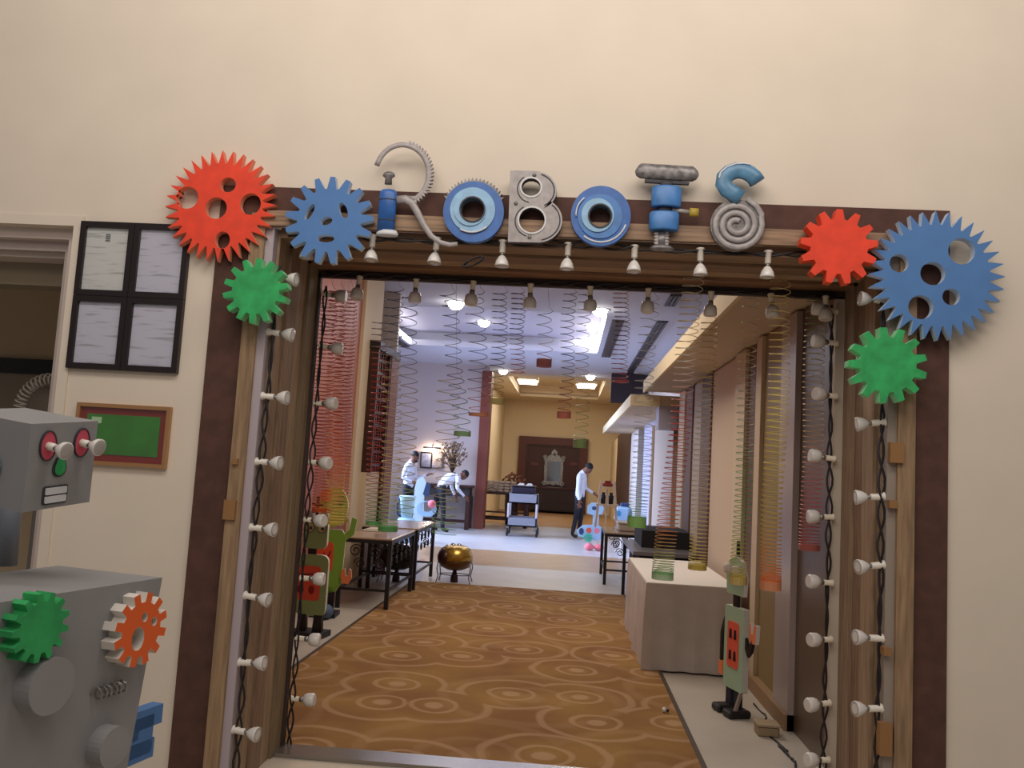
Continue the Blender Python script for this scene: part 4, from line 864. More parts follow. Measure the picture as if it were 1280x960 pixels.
part('bucket_body', [mat('pale_cyan_board', (196, 232, 240), .7)], t, lambda b: b.lathe([(.10, .44), (.15, .82), (.165, .86), (.165, .88), (.02, .88)], (0, 0, 0), 20), True)
part('handle', [dbl], t, lambda b: b.tube([(-.155, 0, .84), (-.20, 0, .7), (-.18, 0, .52), (-.10, 0, .46)], .02, 8), True)
p = onfloor(520, 674)
t = thing('cutout_robot', 'tall white cutout robot with a pink knob, right of the standing waiter', 'robot', (p.x, p.y, 0))
planar(t, 'body', [mat('white_cyan_board', (206, 230, 236), .7), foamw], [(-.14, 0), (.06, 0), (.12, .5), (.10, 1.0), (.14, 1.14), (.06, 1.26), (-.06, 1.2), (-.10, 1.0), (-.09, .5)])
planar(t, 'belly_ring', [pb], ell(.18, .62, .20, .16), [ell(.18, .66, .13, .10)], -.015, -.03)
part('knob', [pkf], t, lambda b: b.ball((.28, -.04, .72), .085), True)
planar(t, 'arm', [dbl], [(.08, .9), (.2, .86), (.22, 1.1), (.14, 1.16)], y0=.01, y1=-.02)
p = onfloor(776, 690)
t = thing('cutout_robot', 'small blue and white robot head propped behind the iron table on the right', 'robot', (p.x, p.y, 0))
part('post', [foamw], t, lambda b: b.lathe([(.12, 0), (.12, .03), (.03, .05), (.03, .62)], (0, 0, 0), 14), True)
part('head', [pb], t, lambda b: b.box((-.16, -.10, .60), (.18, .10, .90), bev=.05), True)
for z in (.0,): part('eye', [mat('bright_blue_print', (60, 150, 200), .6)], t, lambda b: b.lathe([(.055, .62), (.055, .66)], (0, 0, 0), 14), True).data.transform(Matrix.Translation((-.09, .52, .76)) @ Matrix.Rotation(math.radians(90), 4, 'X'))
part('cap', [dbl], t, lambda b: b.box((-.05, -.08, .90), (.12, .08, .97), bev=.02), True)

# ------------------------------------------------------------------ wrought iron tables
def spiral(cx, cz, r, turns, d, n=22): return [(cx + d * r * (1 - .75 * k / n) * cos(2 * PI * turns * k / n), cz + r * (1 - .75 * k / n) * sin(2 * PI * turns * k / n)) for k in range(n + 1)]
stonem = mat('beige_stone_top', (168, 146, 124), .18)
def iron_table(x0, x1, y0, y1, h, label, topm=stonem):
    t = thing('iron_table', label, 'table', ((x0 + x1) / 2, (y0 + y1) / 2, 0), group='wrought iron side tables')
    part('tabletop', topm, t, lambda b: b.box((x0 - .02, y0 - .02, h - .022), (x1 + .02, y1 + .02, h), bev=.006))
    part('top_frame', blackm, t, lambda b: (b.bar((x0, y0, h - .04), (x1, y0, h - .04), .035), b.bar((x0, y1, h - .04), (x1, y1, h - .04), .035), b.bar((x0, y0, h - .04), (x0, y1, h - .04), .035), b.bar((x1, y0, h - .04), (x1, y1, h - .04), .035)))
    for x in (x0, x1):
        for y in (y0, y1): part('leg', blackm, t, lambda b: b.box((x - .021, y - .021, .0125 if x > -1.9 and x < .8 and y < 11.1 + .6 * (x < 0) else 0), (x + .021, y + .021, h - .022)))
    for (a, c) in (((x0, y0), (x1, y0)), ((x0, y1), (x1, y1)), ((x1, y0), (x1, y1)), ((x0, y0), (x0, y1))):
        part('stretcher', blackm, t, lambda b: b.bar((a[0], a[1], .20), (c[0], c[1], .20), .024))
    for y in (y0, y1):
        def sc(b):
            for cx in (x0 + .15, x0 + .35, x1 - .15):
                for (sx, sz, r, d) in ((cx, h - .14, .07, 1), (cx + .05, h - .27, .06, -1)):
                    b.tube([(x, y, z) for x, z in spiral(sx, sz, r, 1.6, d)], .0065, 6)
        part('scroll_work', blackm, t, sc)
    def sc2(b):
        n = 5
        for k in range(n):
            cy = y0 + (y1 - y0) * (k + .5) / n
            for sz, r, d in ((h - .13, .07, 1 if k % 2 else -1), (h - .25, .055, -1 if k % 2 else 1)):
                b.tube([(x1, cy + (yy), z) for yy, z in spiral(0, sz, r, 1.6, d)], .0065, 6)
    part('scroll_work', blackm, t, sc2)
    return t
iron_table(-2.30, -1.79, 8.85, 10.18, .735, 'black wrought iron table with stone top nearest the lime robot')
iron_table(-2.42, -1.77, 10.30, 11.62, .745, 'black wrought iron table farther along the left, behind the nearer one')
iron_table(.60, 1.22, 12.10, 13.3, .72, 'black wrought iron table on the right carrying a cream box')
# small things on the first table
p = at(437, 664, 9.4); t = thing('paper_stack', 'crumpled pale paper lying on the near iron table', 'paper', (-2.18, 9.75, .735))
part('sheet', mat('pale_paper', (214, 206, 190), .8), t, lambda b: b.box((-2.28, 9.6, .736), (-2.06, 9.9, .748), bev=.004)); part('sheet', MATS['pale_paper'], t, lambda b: b.box((-2.25, 9.66, .749), (-2.05, 9.94, .76), bev=.004))
# chafing dishes
def chafer(x, y, m, lidm, label, s=1.0):
    t = thing('chafing_dish', label, 'chafing dish', (x, y, 0), group='round chafing dishes on stands')
    part('bowl', m, t, lambda b: b.lathe([(.10 * s, .16 * s), (.19 * s, .20 * s), (.225 * s, .27 * s), (.225 * s, .29 * s)], (x, y, 0), 22))
    part('lid', lidm, t, lambda b: b.lathe([(.23 * s, .29 * s), (.228 * s, .36 * s), (.20 * s, .43 * s), (.13 * s, .475 * s), (.02, .485 * s)], (x, y, 0), 22))
    part('lid_panel', mat('dark_lid_panel', (66, 36, 32), .3, .4), t, lambda b: b.ball((x - .12 * s, y - .05 * s, .325 * s), (.115 * s, .18 * s, .13 * s), 0, 16, 10))
    for dx in (-.11, -.04, .04, .12): part('knob', chrome, t, lambda b: b.ball((x + dx * s, y, .49 * s - abs(dx) * .35 * s), .034 * s, 0, 10, 8))
    for dx, dy in ((-.2, -.12), (.2, -.12), (-.2, .12), (.2, .12)):
        part('leg', steel if lidm is not blackm else blackm, t, lambda b: b.tube([(x + dx * 1.05 * s, y + dy * s, .27 * s), (x + dx * 1.1 * s, y + dy * 1.1 * s, .18 * s), (x + dx * s, y + dy * s, .08 * s), (x + dx * 1.12 * s, y + dy * 1.12 * s, 0)], .008, 6))
    part('burner', darkwood, t, lambda b: (b.lathe([(.05 * s, 0), (.05 * s, .06 * s), (.02 * s, .16 * s)], (x, y, 0), 12)))
    part('ring', blackm, t, lambda b: b.tube([(x + .2 * s * cos(a), y + .12 * s * sin(a), .10 * s) for a in (2 * PI * k / 20 for k in range(20))], .006, 5, closed=True))
brass = mat('brass', (196, 160, 78), .25, .75)
p = onfloor(566, 729); chafer(p.x, p.y + .12, mat('dark_brass', (110, 78, 48), .3, .6), brass, 'round brass chafing dish on a wire stand at the end of the carpet')
chafer(-2.12, 11.0, blackm, mat('black_gloss_lid', (34, 30, 28), .15, .3), 'black lidded chafing dish on the floor under the left iron tables', .98)

# ------------------------------------------------------------------ right side: cloth tables and black counter
clw = mat('white_table_cloth', (208, 200, 194), .85, noise=.06, scale=5)
t = thing('cloth_table', 'box table draped to the floor in plain white cloth on the right', 'table', (1.06, 8.0, 0))
def drape(b):
    x0, x1, y0, y1, h = .68, 1.43, 7.0, 9.0, .685
    n = 24; top = []; bot = []
    per = [(x0 + (x1 - x0) * k / n, y0) for k in range(n)] + [(x1, y0 + (y1 - y0) * k / n) for k in range(n)] + [(x1 - (x1 - x0) * k / n, y1) for k in range(n)] + [(x0, y1 - (y1 - y0) * k / n) for k in range(n)]
    cx, cy = (x0 + x1) / 2, (y0 + y1) / 2; N = len(per); lev = 6; vs = []
    for L in range(lev):
        z = h * (1 - L / (lev - 1)) + (.014 if L == lev - 1 else 0)
        for i, (x, y) in enumerate(per):
            f = (L / (lev - 1)); w = .012 * f * (sin(i * 1.1) + .6 * sin(i * .37 + 1)) + .012 * f - (.006 if L == 0 else 0)
            d = Vector((x - cx, y - cy)); e = Vector((1 if abs(x - x1) < 1e-6 else -1 if abs(x - x0) < 1e-6 else 0, 1 if abs(y - y1) < 1e-6 else -1 if abs(y - y0) < 1e-6 else 0))
            vs.append((x + e.x * w, y + e.y * w, z))
    fs = [(L * N + i, L * N + (i + 1) % N, (L + 1) * N + (i + 1) % N, (L + 1) * N + i) for L in range(lev - 1) for i in range(N)] + [tuple(range(N))]
    b.add(vs, fs)
part('table_cloth', clw, t, drape)
part('top_sheet', mat('white_top_sheet', (226, 220, 212), .8), t, lambda b: b.box((.69, 7.01, .685), (1.42, 8.99, .692)))
t = thing('black_counter', 'table under black cloth with grey top, behind the white cloth table', 'table', (1.1, 10.6, 0))
bcl = mat('black_cloth', (20, 18, 22), .85)
part('cloth', bcl, t, lambda b: b.box((.86, 9.7, .12), (1.45, 11.2, .66)))
part('tabletop', mat('grey_counter_top', (110, 106, 108), .3), t, lambda b: b.box((.78, 9.6, .66), (1.47, 11.3, .70)))
for x, y in ((.80, 9.66), (.80, 11.22), (1.44, 9.66), (1.44, 11.22)): part('leg', blackm, t, lambda b: b.box((x - .02, y - .02, 0), (x + .02, y + .02, .66)))
t = tag(sbox('black_case', (.92, 10.2, .70), (1.47, 11.25, .90), bcl), 'black box standing on the grey topped black counter', 'box'); t.pop('kind')
t = thing('cream_box', 'cream box lying on the right iron table', 'box', (.9, 12.7, .72))
part('body', mat('cream_card', (190, 176, 160), .7), t, lambda b: b.box((.78, 12.45, .721), (1.14, 12.95, .83), bev=.02)); part('lid', mat('cream_card_lid', (200, 188, 172), .7), t, lambda b: b.box((.77, 12.44, .83), (1.15, 12.96, .85)))
# white easel with red object
ex = at(758, 640, 13.15).x; ey = 13.15; ez = .72
t = thing('white_stand', 'small white wooden A-frame stand on the right iron table behind the cream box', 'stand', (ex, ey, ez))
ew = mat('white_wood', (222, 206, 192), .6)
for sx in (-1, 1):
    for dy in (-.09, .09): part('leg', ew, t, lambda b: b.bar((ex + sx * .16, ey + dy, ez), (ex + sx * .10, ey + dy * .7, ez + .70), .03))
part('shelf', ew, t, lambda b: b.box((ex - .17, ey - .11, ez + .33), (ex + .17, ey + .11, ez + .355)))
part('shelf', ew, t, lambda b: b.box((ex - .12, ey - .08, ez + .60), (ex + .12, ey + .08, ez + .62)))
part('cross_bar', ew, t, lambda b: b.bar((ex, ey + .08, ez + .02), (ex, ey + .08, ez + .58), .025))
tag(part('red_toy', mat('dark_red_toy', (150, 44, 36), .5), None, lambda b: (b.box((ex - .08, ey - .05, ez + .621), (ex + .08, ey + .05, ez + .67), bev=.015), b.box((ex - .05, ey - .04, ez + .671), (ex + .055, ey + .04, ez + .71), bev=.015))), 'dark red toy block on top of the white A-frame stand', 'toy')
for dx, lb in ((-.06, 'left'), (.06, 'right')): tag(part('dark_jar', blackm, None, lambda b: b.lathe([(.035, ez + .356), (.04, ez + .48), (.025, ez + .49), (.025, ez + .53)], (ex + dx, ey - .03, 0), 12)), 'dark jar on the white stand\'s middle shelf, %s one of two' % lb, 'jar', 'dark jars on the white stand')
# pale pole on right
tag(part('white_pole', ew, None, lambda b: b.tube([(1.19, 12.05, 0), (1.19, 12.05, 2.25)], .022, 10)), 'slim white pole standing at the corner of the black counter', 'pole')

# ------------------------------------------------------------------ back left: console, pictures, lamp, plant
pl = onfloor(575, 655)
t = thing('console_table', 'dark carved console table against the lilac back wall', 'table', (-2.9, 20.7, 0))
part('tabletop', darkwood, t, lambda b: b.box((-3.85, 20.3, 1.0), (-2.25, 21.05, 1.05)))
part('carved_apron', mat('carved_dark', (62, 48, 46), .6, noise=.4, scale=22), t, lambda b: b.box((-3.80, 20.36, .78), (-2.30, 21.0, 1.0)))
for x in (-3.78, -2.32):
    for y in (20.38, 20.98): part('leg', darkwood, t, lambda b: b.box((x - .05, y - .05, 0), (x + .05, y + .05, .78)))
part('lower_rail', darkwood, t, lambda b: b.box((-3.78, 20.55, .15), (-2.32, 20.62, .22)))
for px, lb in ((533, 'left'), (546, 'right')):
    c = at(px, 575, 21.09)
    t = thing('framed_picture', 'small framed picture under the wall lamp, %s one of the pair' % lb, 'picture', (c.x, 21.09, c.z - .2), group='two pictures on the back wall')
    for bx in ((-.15, -.2, .15, -.17), (-.15, .17, .15, .2), (-.15, -.17, -.12, .17), (.12, -.17, .15, .17)): part('frame_bar', frm if lb == 'left' else steel, t, lambda b: b.box((c.x + bx[0], 21.06, c.z + bx[1]), (c.x + bx[2], 21.095, c.z + bx[3])))
    part('print', mat('blue_grey_print_' + lb, (150, 160, 196) if lb == 'left' else (190, 180, 184), .5, noise=.3, scale=9), t, lambda b: b.box((c.x - .12, 21.075, c.z - .17), (c.x + .12, 21.09, c.z + .17)))
    part('pane', GLASS, t, lambda b: b.box((c.x - .12, 21.066, c.z - .17), (c.x + .12, 21.068, c.z + .17)))
c = at(541, 560, 21.0)
t = thing('picture_lamp', 'glowing wall lamp above the two framed pictures', 'lamp', (c.x, 21.09, c.z))
part('arm', steel, t, lambda b: b.tube([(c.x, 21.09, c.z + .06), (c.x, 20.95, c.z + .08), (c.x, 20.92, c.z)], .012, 8))
part('shade', steel, t, lambda b: b.tube([(c.x - .22, 20.92, c.z), (c.x + .22, 20.92, c.z)], .025, 10))
part('tube_light', mat('warm_tube_glow', (255, 224, 190), .5, emit=14), t, lambda b: b.tube([(c.x - .20, 20.93, c.z - .028), (c.x + .20, 20.93, c.z - .028)], .014, 8))
point('picture_lamp_light', (c.x, 20.90, c.z - .07), 14, (255, 224, 190), .06)
# flower arrangement in a vase
c = Vector((-2.78, 20.65, 1.05))
t = thing('flower_vase', 'tall dry brown flower arrangement in a dark vase on the console', 'vase', c)
part('vase', blackm, t, lambda b: b.lathe([(.07, 0), (.12, .12), (.06, .26), (.09, .30)], c, 14))
rs = random.Random(3)
def twigs(b):
    for k in range(60):
        a = rs.uniform(0, 2 * PI); q = rs.uniform(.05, .32); h = rs.uniform(.35, .95)
        b.tube([c + Vector((0, 0, .25)), c + Vector((q * .4 * cos(a), q * .4 * sin(a), .25 + h * .5)), c + Vector((q * cos(a), q * sin(a), .25 + h * .8))], .008, 3)
def blooms(b):
    for k in range(150):
        a = rs.uniform(0, 2 * PI); q = rs.uniform(0, .34) ; h = rs.uniform(.35, 1.05); q *= (1.15 - abs(h - .6))
        p = c + Vector((q * cos(a), q * sin(a), .2 + h * .8)); s = rs.uniform(.03, .055); d = Vector((rs.uniform(-1, 1), rs.uniform(-1, 1), rs.uniform(-1, 1))).normalized(); e = d.orthogonal().normalized(); f = d.cross(e)
        b.add([p - e * s, p - f * s * .6, p + e * s, p + f * s * .6, p + d * s * .4, p - d * s * .3], [(0, 1, 4), (1, 2, 4), (2, 3, 4), (3, 0, 4), (1, 0, 5), (2, 1, 5), (3, 2, 5), (0, 3, 5)], rs.randint(0, 2))
o = part('stems', mat('dry_stem', (84, 66, 50), .8), t, twigs); o['kind'] = 'stuff'
o = part('dried_flowers', [mat('dry_bloom_a', (128, 106, 88), .8), mat('dry_bloom_b', (92, 76, 62), .8), mat('dry_bloom_c', (150, 130, 104), .8)], t, blooms); o['kind'] = 'stuff'

# far table with crockery, far flowers, cart
t = thing('buffet_table', 'dark buffet table by the red-brown pillar holding stacked crockery', 'table', (-1.65, 22.6, 0))
part('tabletop', darkwood, t, lambda b: b.box((-2.30, 22.0, .83), (-.95, 23.0, .88)))
for x in (-2.25, -1.0):
    for y in (22.05, 22.95): part('leg', darkwood, t, lambda b: b.box((x - .05, y - .05, 0), (x + .05, y + .05, .83)))
for y in (22.06, 22.94): part('stretcher', darkwood, t, lambda b: b.bar((-2.25, y, .2), (-1.0, y, .2), .05))
part('lower_rail', darkwood, t, lambda b: b.bar((-2.25, 22.06, .38), (-1.0, 22.06, .38), .04))
bei = mat('beige_crockery', (206, 186, 160), .5)
for r in range(2):
    for k in range(5):
        x = -2.0 + k * .155; z = .88
        o = MB()
        for q in range(4): o.lathe([(.045, z + q * .075), (.075, z + .02 + q * .075), (.075, z + .068 + q * .075)], (x, 22.2 + r * .2, 0), 12)
        oo = o.build('bowl_stack', bei); tag(oo, 'stack of beige bowls on the buffet table, %s from the left in the %s row' % (ORD[k], ('front', 'rear')[r]), 'bowls', 'bowl stacks on the buffet table')
c = Vector((-1.45, 23.4, 0))
t = thing('flower_pot', 'reddish brown dried bouquet behind the bowl stacks near the far wall', 'plant', c)
part('pot', darkwood, t, lambda b: b.lathe([(.16, 0), (.2, .5), (.2, .95)], c, 14))
def bl2(b):
    for k in range(110):
        a = rs.uniform(0, 2 * PI); q = rs.uniform(0, .42); h = rs.uniform(.95, 1.42) - q * .35
        p = c + Vector((q * cos(a), q * sin(a), h)); s = rs.uniform(.05, .08); d = Vector((rs.uniform(-1, 1), rs.uniform(-1, 1), rs.uniform(-1, 1))).normalized(); e = d.orthogonal().normalized(); f = d.cross(e)
        b.add([p - e * s, p - f * s * .6, p + e * s, p + f * s * .6, p + d * s * .4, p - d * s * .3], [(0, 1, 4), (1, 2, 4), (2, 3, 4), (3, 0, 4), (1, 0, 5), (2, 1, 5), (3, 2, 5), (0, 3, 5)], rs.randint(0, 1))
o = part('dried_flowers', [mat('rust_bloom_a', (112, 66, 48), .8), mat('rust_bloom_b', (146, 92, 66), .8)], t, bl2); o['kind'] = 'stuff'
# service cart
a, e = onfloor(633, 669), onfloor(662, 673)
t = thing('service_cart', 'grey two-tier service cart on black castors in the middle of the hall', 'cart', ((a.x + e.x) / 2, a.y, 0))
cg = mat('cart_grey_plastic', (142, 144, 156), .5); cx0, cx1, cy0, cy1 = -1.30, -.62, 19.4, 20.2
for z0, z1, nm in ((.22, .42, 'lower_bin'), (.74, .96, 'upper_bin')):
    part(nm, cg, t, lambda b: (b.box((cx0, cy0, z0), (cx1, cy1, z0 + .03)), b.box((cx0, cy0, z0), (cx1, cy0 + .03, z1)), b.box((cx0, cy1 - .03, z0), (cx1, cy1, z1)), b.box((cx0, cy0, z0), (cx0 + .03, cy1, z1)), b.box((cx1 - .03, cy0, z0), (cx1, cy1, z1))))
part('top_mat', mat('cart_dark_mat', (40, 36, 46), .7), t, lambda b: b.box((cx0 + .03, cy0 + .03, .90), (cx1 - .03, cy1 - .03, .955)))
for x in (cx0 + .02, cx1 - .02):
    for y in (cy0 + .02, cy1 - .02):
        part('post', mat('cart_pale_post', (206, 200, 206), .5), t, lambda b: b.box((x - .02, y - .02, .40), (x + .02, y + .02, .76)))
        w = part('castor', blackm, t, lambda b: b.lathe([(.02, -.025), (.09, -.02), (.09, .02), (.02, .025)], (0, 0, 0), 16, 0, Matrix.Rotation(PI / 2, 3, 'Y'))); 
        w.data.transform(Matrix.Translation(Vector((x + (.03 if x > -1 else -.0), y, .09)))); 
        part('castor_fork', steel, t, lambda b: b.box((x - .035, y - .02, .12), (x + .035, y + .02, .22)))
for m_ in [o for o in bpy.data.objects if o.name.startswith('castor') and 'fork' not in o.name]:
    m_.data.transform(Matrix.Translation(wloc(t) * 0))
t2 = thing('dark_tray', 'dark tray box standing on top of the grey cart', 'tray', (-.95, 19.9, .96))
part('body', mat('dark_tray_plastic', (36, 28, 48), .5), t2, lambda b: b.box((-1.24, 19.55, .958), (-.70, 20.1, 1.12), bev=.02)); part('rim', blackm, t2, lambda b: b.box((-1.26, 19.53, 1.12), (-.68, 20.12, 1.14)))
for x, z, lb in ((-1.03, 1.14, 'left'), (-.84, 1.14, 'middle')):
    tag(part('folded_napkin', foamw, None, lambda b: (b.box((x - .08, 19.7, z), (x + .08, 19.9, z + .03), bev=.01), b.box((x - .05, 19.72, z + .03), (x + .06, 19.86, z + .055), bev=.01))), 'crumpled white napkin on the cart\'s dark tray, %s one' % lb, 'napkin', 'white napkins on the cart')

# far wall: dark panel with ornate mirror
t = thing('wall_alcove_panel', 'dark red-brown wooden wall panel with stepped frame at the end of the hall', 'panel', (-.55, 31.3, 0))
x0, x1, zt = -1.80, .74, 2.72
part('back_panel', mat('deep_brown_panel', (62, 22, 18), .5), t, lambda b: b.box((x0 + .25, 31.30, 0), (x1 - .25, 31.395, zt - .25)))
for bx in (((x0, 0), (x0 + .28, zt)), ((x1 - .28, 0), (x1, zt)), ((x0 + .28, zt - .28), (x1 - .28, zt))): part('frame_board', mat('frame_brown', (86, 40, 32), .5), t, lambda b: b.box((bx[0][0], 31.20, bx[0][1]), (bx[1][0], 31.395, bx[1][1])))
for bx in (((x0 + .28, 0), (x0 + .34, zt - .34)), ((x1 - .34, 0), (x1 - .28, zt - .34)), ((x0 + .28, zt - .34), (x1 - .28, zt - .28))): part('inner_bead', darkwood, t, lambda b: b.box((bx[0][0], 31.25, bx[0][1]), (bx[1][0], 31.395, bx[1][1])))
c = at(692, 588, 31.2); 
t = thing('ornate_mirror', 'silver ornate framed mirror with crest on the dark far panel', 'mirror', (c.x, 31.29, c.z - .55))
Sm = mat('silver_leaf', (176, 176, 176), .35, .5, noise=.4, scale=24)
def mframe(b):
    pts = [(c.x + x, z + c.z) for x, z in ((-.30, -.45), (.30, -.45), (.32, 0), (.30, .38), (-.30, .38), (-.32, 0))]
    b.prism([(c.x + x, c.z + z) for x, z in ((-.34, -.56), (-.1, -.50), (0, -.55), (.1, -.50), (.34, -.56), (.38, -.44), (.33, -.36), (.35, .1), (.33, .30), (.40, .40), (.36, .48), (.2, .44), (-.2, .44), (-.36, .48), (-.40, .40), (-.33, .30), (-.35, .1), (-.33, -.36), (-.38, -.44))],
            [[(c.x + x, c.z + z) for x, z in ((-.24, -.40), (.24, -.40), (.25, .34), (-.25, .34))]], 31.295, 31.24, 0, 0)
part('frame', Sm, t, mframe)
part('crest', Sm, t, lambda b: (b.prism([(c.x + x, c.z + z) for x, z in ((-.26, .44), (.26, .44), (.20, .54), (.12, .56), (.10, .68), (0, .78), (-.10, .68), (-.12, .56), (-.20, .54))], [ell(c.x, c.z + .58, .045)], 31.295, 31.23, 0, 0)))
for sx in (-1, 1): part('scroll', Sm, t, lambda b: b.tube([(c.x + x, 31.23, c.z + z) for x, z in spiral(sx * .33, .46, .08, 1.5, sx)], .022, 6)); part('scroll', Sm, t, lambda b: b.tube([(c.x + x, 31.23, c.z + z) for x, z in spiral(sx * .33, -.50, .08, 1.5, sx)], .022, 6))
part('mirror_glass', mat('mirror_glass', (190, 200, 205), .08, 1), t, lambda b: b.box((c.x - .26, 31.26, c.z - .42), (c.x + .26, 31.28, c.z + .36)))
for px, lb in ((668, 'left'), (717, 'right')):
    p = at(px, 580, 31.28); tag(part('small_plate', mat('brown_plate', (96, 46, 34), .4), None, lambda b: b.prism(rrect(p.x - .13, p.z - .05, p.x + .13, p.z + .05, .03), [], 31.3, 31.26, 0, 0)), 'small brown plate on the dark panel, %s of the ornate mirror' % lb, 'plate', 'plates beside the mirror')
t = thing('sideboard', 'black sideboard below the ornate mirror at the far wall', 'cabinet', (-.6, 30.9, 0))
part('body', mat('black_lacquer', (28, 16, 16), .5), t, lambda b: b.box((-1.4, 30.5, .08), (.4, 31.19, .86))); part('top', darkwood, t, lambda b: b.box((-1.45, 30.45, .86), (.45, 31.19, .92)))
for k in range(3): part('door', mat('lacquer_door', (36, 20, 18), .4), t, lambda b: b.box((-1.37 + k * .59, 30.48, .12), (-.81 + k * .59, 30.5, .82)))
sbox('trim_12', (-2.39, 24.5, 0), (-2.36, 24.9, 2.6), blk)

# ------------------------------------------------------------------ people
def person(name, label, loc, rz, J, radii, edges, matof, extra=None, sc=1.0):
    """one continuous skinned body; J joint positions in local axes (x right of figure, -y ahead, z up)"""
    t = thing(name, label, 'person', loc, rz)
    names = list(J); idx = {n: i for i, n in enumerate(names)}
    me = bpy.data.meshes.new('body'); me.from_pydata([tuple(Vector(J[n]) * sc) for n in names], [(idx[a], idx[b]) for a, b in edges], [])
    o = bpy.data.objects.new('body', me); COL.objects.link(o)
    m = o.modifiers.new('skin', 'SKIN'); m.use_smooth_shade = True
    for n in names:
        r = radii[n]; r = r if isinstance(r, tuple) else (r, r)
        me.skin_vertices[0].data[idx[n]].radius = (r[0] * sc, r[1] * sc); me.skin_vertices[0].data[idx[n]].use_root = (n == 'pelvis')
    s = o.modifiers.new('sub', 'SUBSURF'); s.levels = 2; s.render_levels = 2
    dg = bpy.context.evaluated_depsgraph_get(); nm = bpy.data.meshes.new_from_object(o.evaluated_get(dg)); o.modifiers.clear(); o.data = nm; o.parent = t
    nm.materials.clear()
    mats = [skin, shirt, trous, shoe]
    for q in mats: nm.materials.append(q)
    segs = [(Vector(J[a]) * sc, Vector(J[b]) * sc, matof(a, b)) for a, b in edges]
    for p in nm.polygons:
        best = (9, 0)
        for a, b, mi in segs:
            ab = b - a; u = max(0, min(1, (p.center - a).dot(ab) / max(ab.length_squared, 1e-9))); d = (p.center - a - ab * u).length
            if d < best[0]: best = (d, mi)
        p.material_index = best[1]; p.use_smooth = True
    return t
def base_radii(J):
    R = {}
    for n in J:
        R[n] = {'pelvis': (.15, .11), 'waist': (.14, .105), 'chest': (.165, .115), 'upper': (.12, .09), 'neck': .055, 'skull': (.072, .082), 'crown': (.070, .082), 'nose': .016}.get(n, None)
        if R[n] is None:
            k = n.split('_')[0]
            R[n] = {'hip': .085, 'knee': .060, 'ankle': .046, 'toe': .040, 'sho': .062, 'elb': .045, 'wri': .030, 'palm': (.034, .018), 'f1': .0095, 'f2': .0098, 'f3': .0095, 'f4': .0088, 'th': .0105, 'ear': .014}[k]
    return R
def rig(J):
    E = [('pelvis', 'waist'), ('waist', 'chest'), ('chest', 'upper'), ('upper', 'neck'), ('neck', 'skull'), ('skull', 'crown'), ('skull', 'nose')]
    for s in ('l', 'r'):
        E += [('pelvis', 'hip_' + s), ('hip_' + s, 'knee_' + s), ('knee_' + s, 'ankle_' + s), ('ankle_' + s, 'toe_' + s), ('upper', 'sho_' + s), ('sho_' + s, 'elb_' + s), ('elb_' + s, 'wri_' + s), ('wri_' + s, 'palm_' + s), ('skull', 'ear_' + s)]
        for f in ('f1', 'f2', 'f3', 'f4', 'th'): E += [('palm_' + s if f != 'th' else 'wri_' + s, f + '_a' + s), (f + '_a' + s, f + '_b' + s)]
    return E
def hand(J, s, spread):
    w, e = Vector(J['wri_' + s]), Vector(J['elb_' + s]); d = (w - e).normalized(); side = d.cross(Vector((1, 0, .2))).normalized() ; side2 = Vector(spread)
    J['palm_' + s] = w + d * .085
    for i, f in enumerate(('f1', 'f2', 'f3', 'f4')):
        o = side2 * (.027 - .018 * i); L = (.075, .085, .078, .06)[i]
        J[f + '_a' + s] = w + d * .12 + o; J[f + '_b' + s] = w + d * (.12 + L * .55) + o + Vector((0, 0, -.02)) 
    J['th_a' + s] = w + d * .05 + side2 * .04; J['th_b' + s] = w + d * .085 + side2 * .06
def matof(a, b):
    for n in (a, b):
        if n.split('_')[0] in ('palm', 'f1', 'f2', 'f3', 'f4', 'th', 'skull', 'nose', 'ear', 'crown'): return 0
    if 'toe' in b: return 3
    if b.split('_')[0] in ('hip', 'knee', 'ankle'): return 2
    if b == 'neck': return 1
    return 1
def head_extras(t, J, beard=False):
    sk, cr, no = Vector(J['skull']), Vector(J['crown']), Vector(J['nose']); up = (cr - sk).normalized(); fw = (no - sk); fw -= up * fw.dot(up); fw.normalize(); sd = up.cross(fw)
    c = (sk + cr) / 2
    def hair(b):
        n, m = 16, 8
        M = Matrix((sd, fw, up)).transposed(); prof = [(max(sin(PI * .62 * i / m), .001) * 1, cos(PI * .62 * i / m)) for i in range(m + 1)]
        b.lathe([(r, z) for r, z in prof], c + up * .032 - fw * .020, n, 0, M @ Matrix.Diagonal((.088, .098, .095)))
    part('hair', hairm, t, hair, True)
    for q in (-1, 1):
        part('eye', [mat('eye_white', (220, 214, 206), .3)], t, lambda b: b.ball(sk + fw * .074 + sd * q * .03 + up * .035, .010, 0, 8, 6), True)
    part('mouth', [mat('lips', (112, 58, 52), .6)], t, lambda b: b.ball(sk + fw * .074 - up * .035, (.020, .012, .006), 0, 8, 6), True)
    if beard: part('beard', hairm, t, lambda b: b.ball(sk + fw * .048 - up * .048, (.05, .05, .035), 0, 12, 8), True)
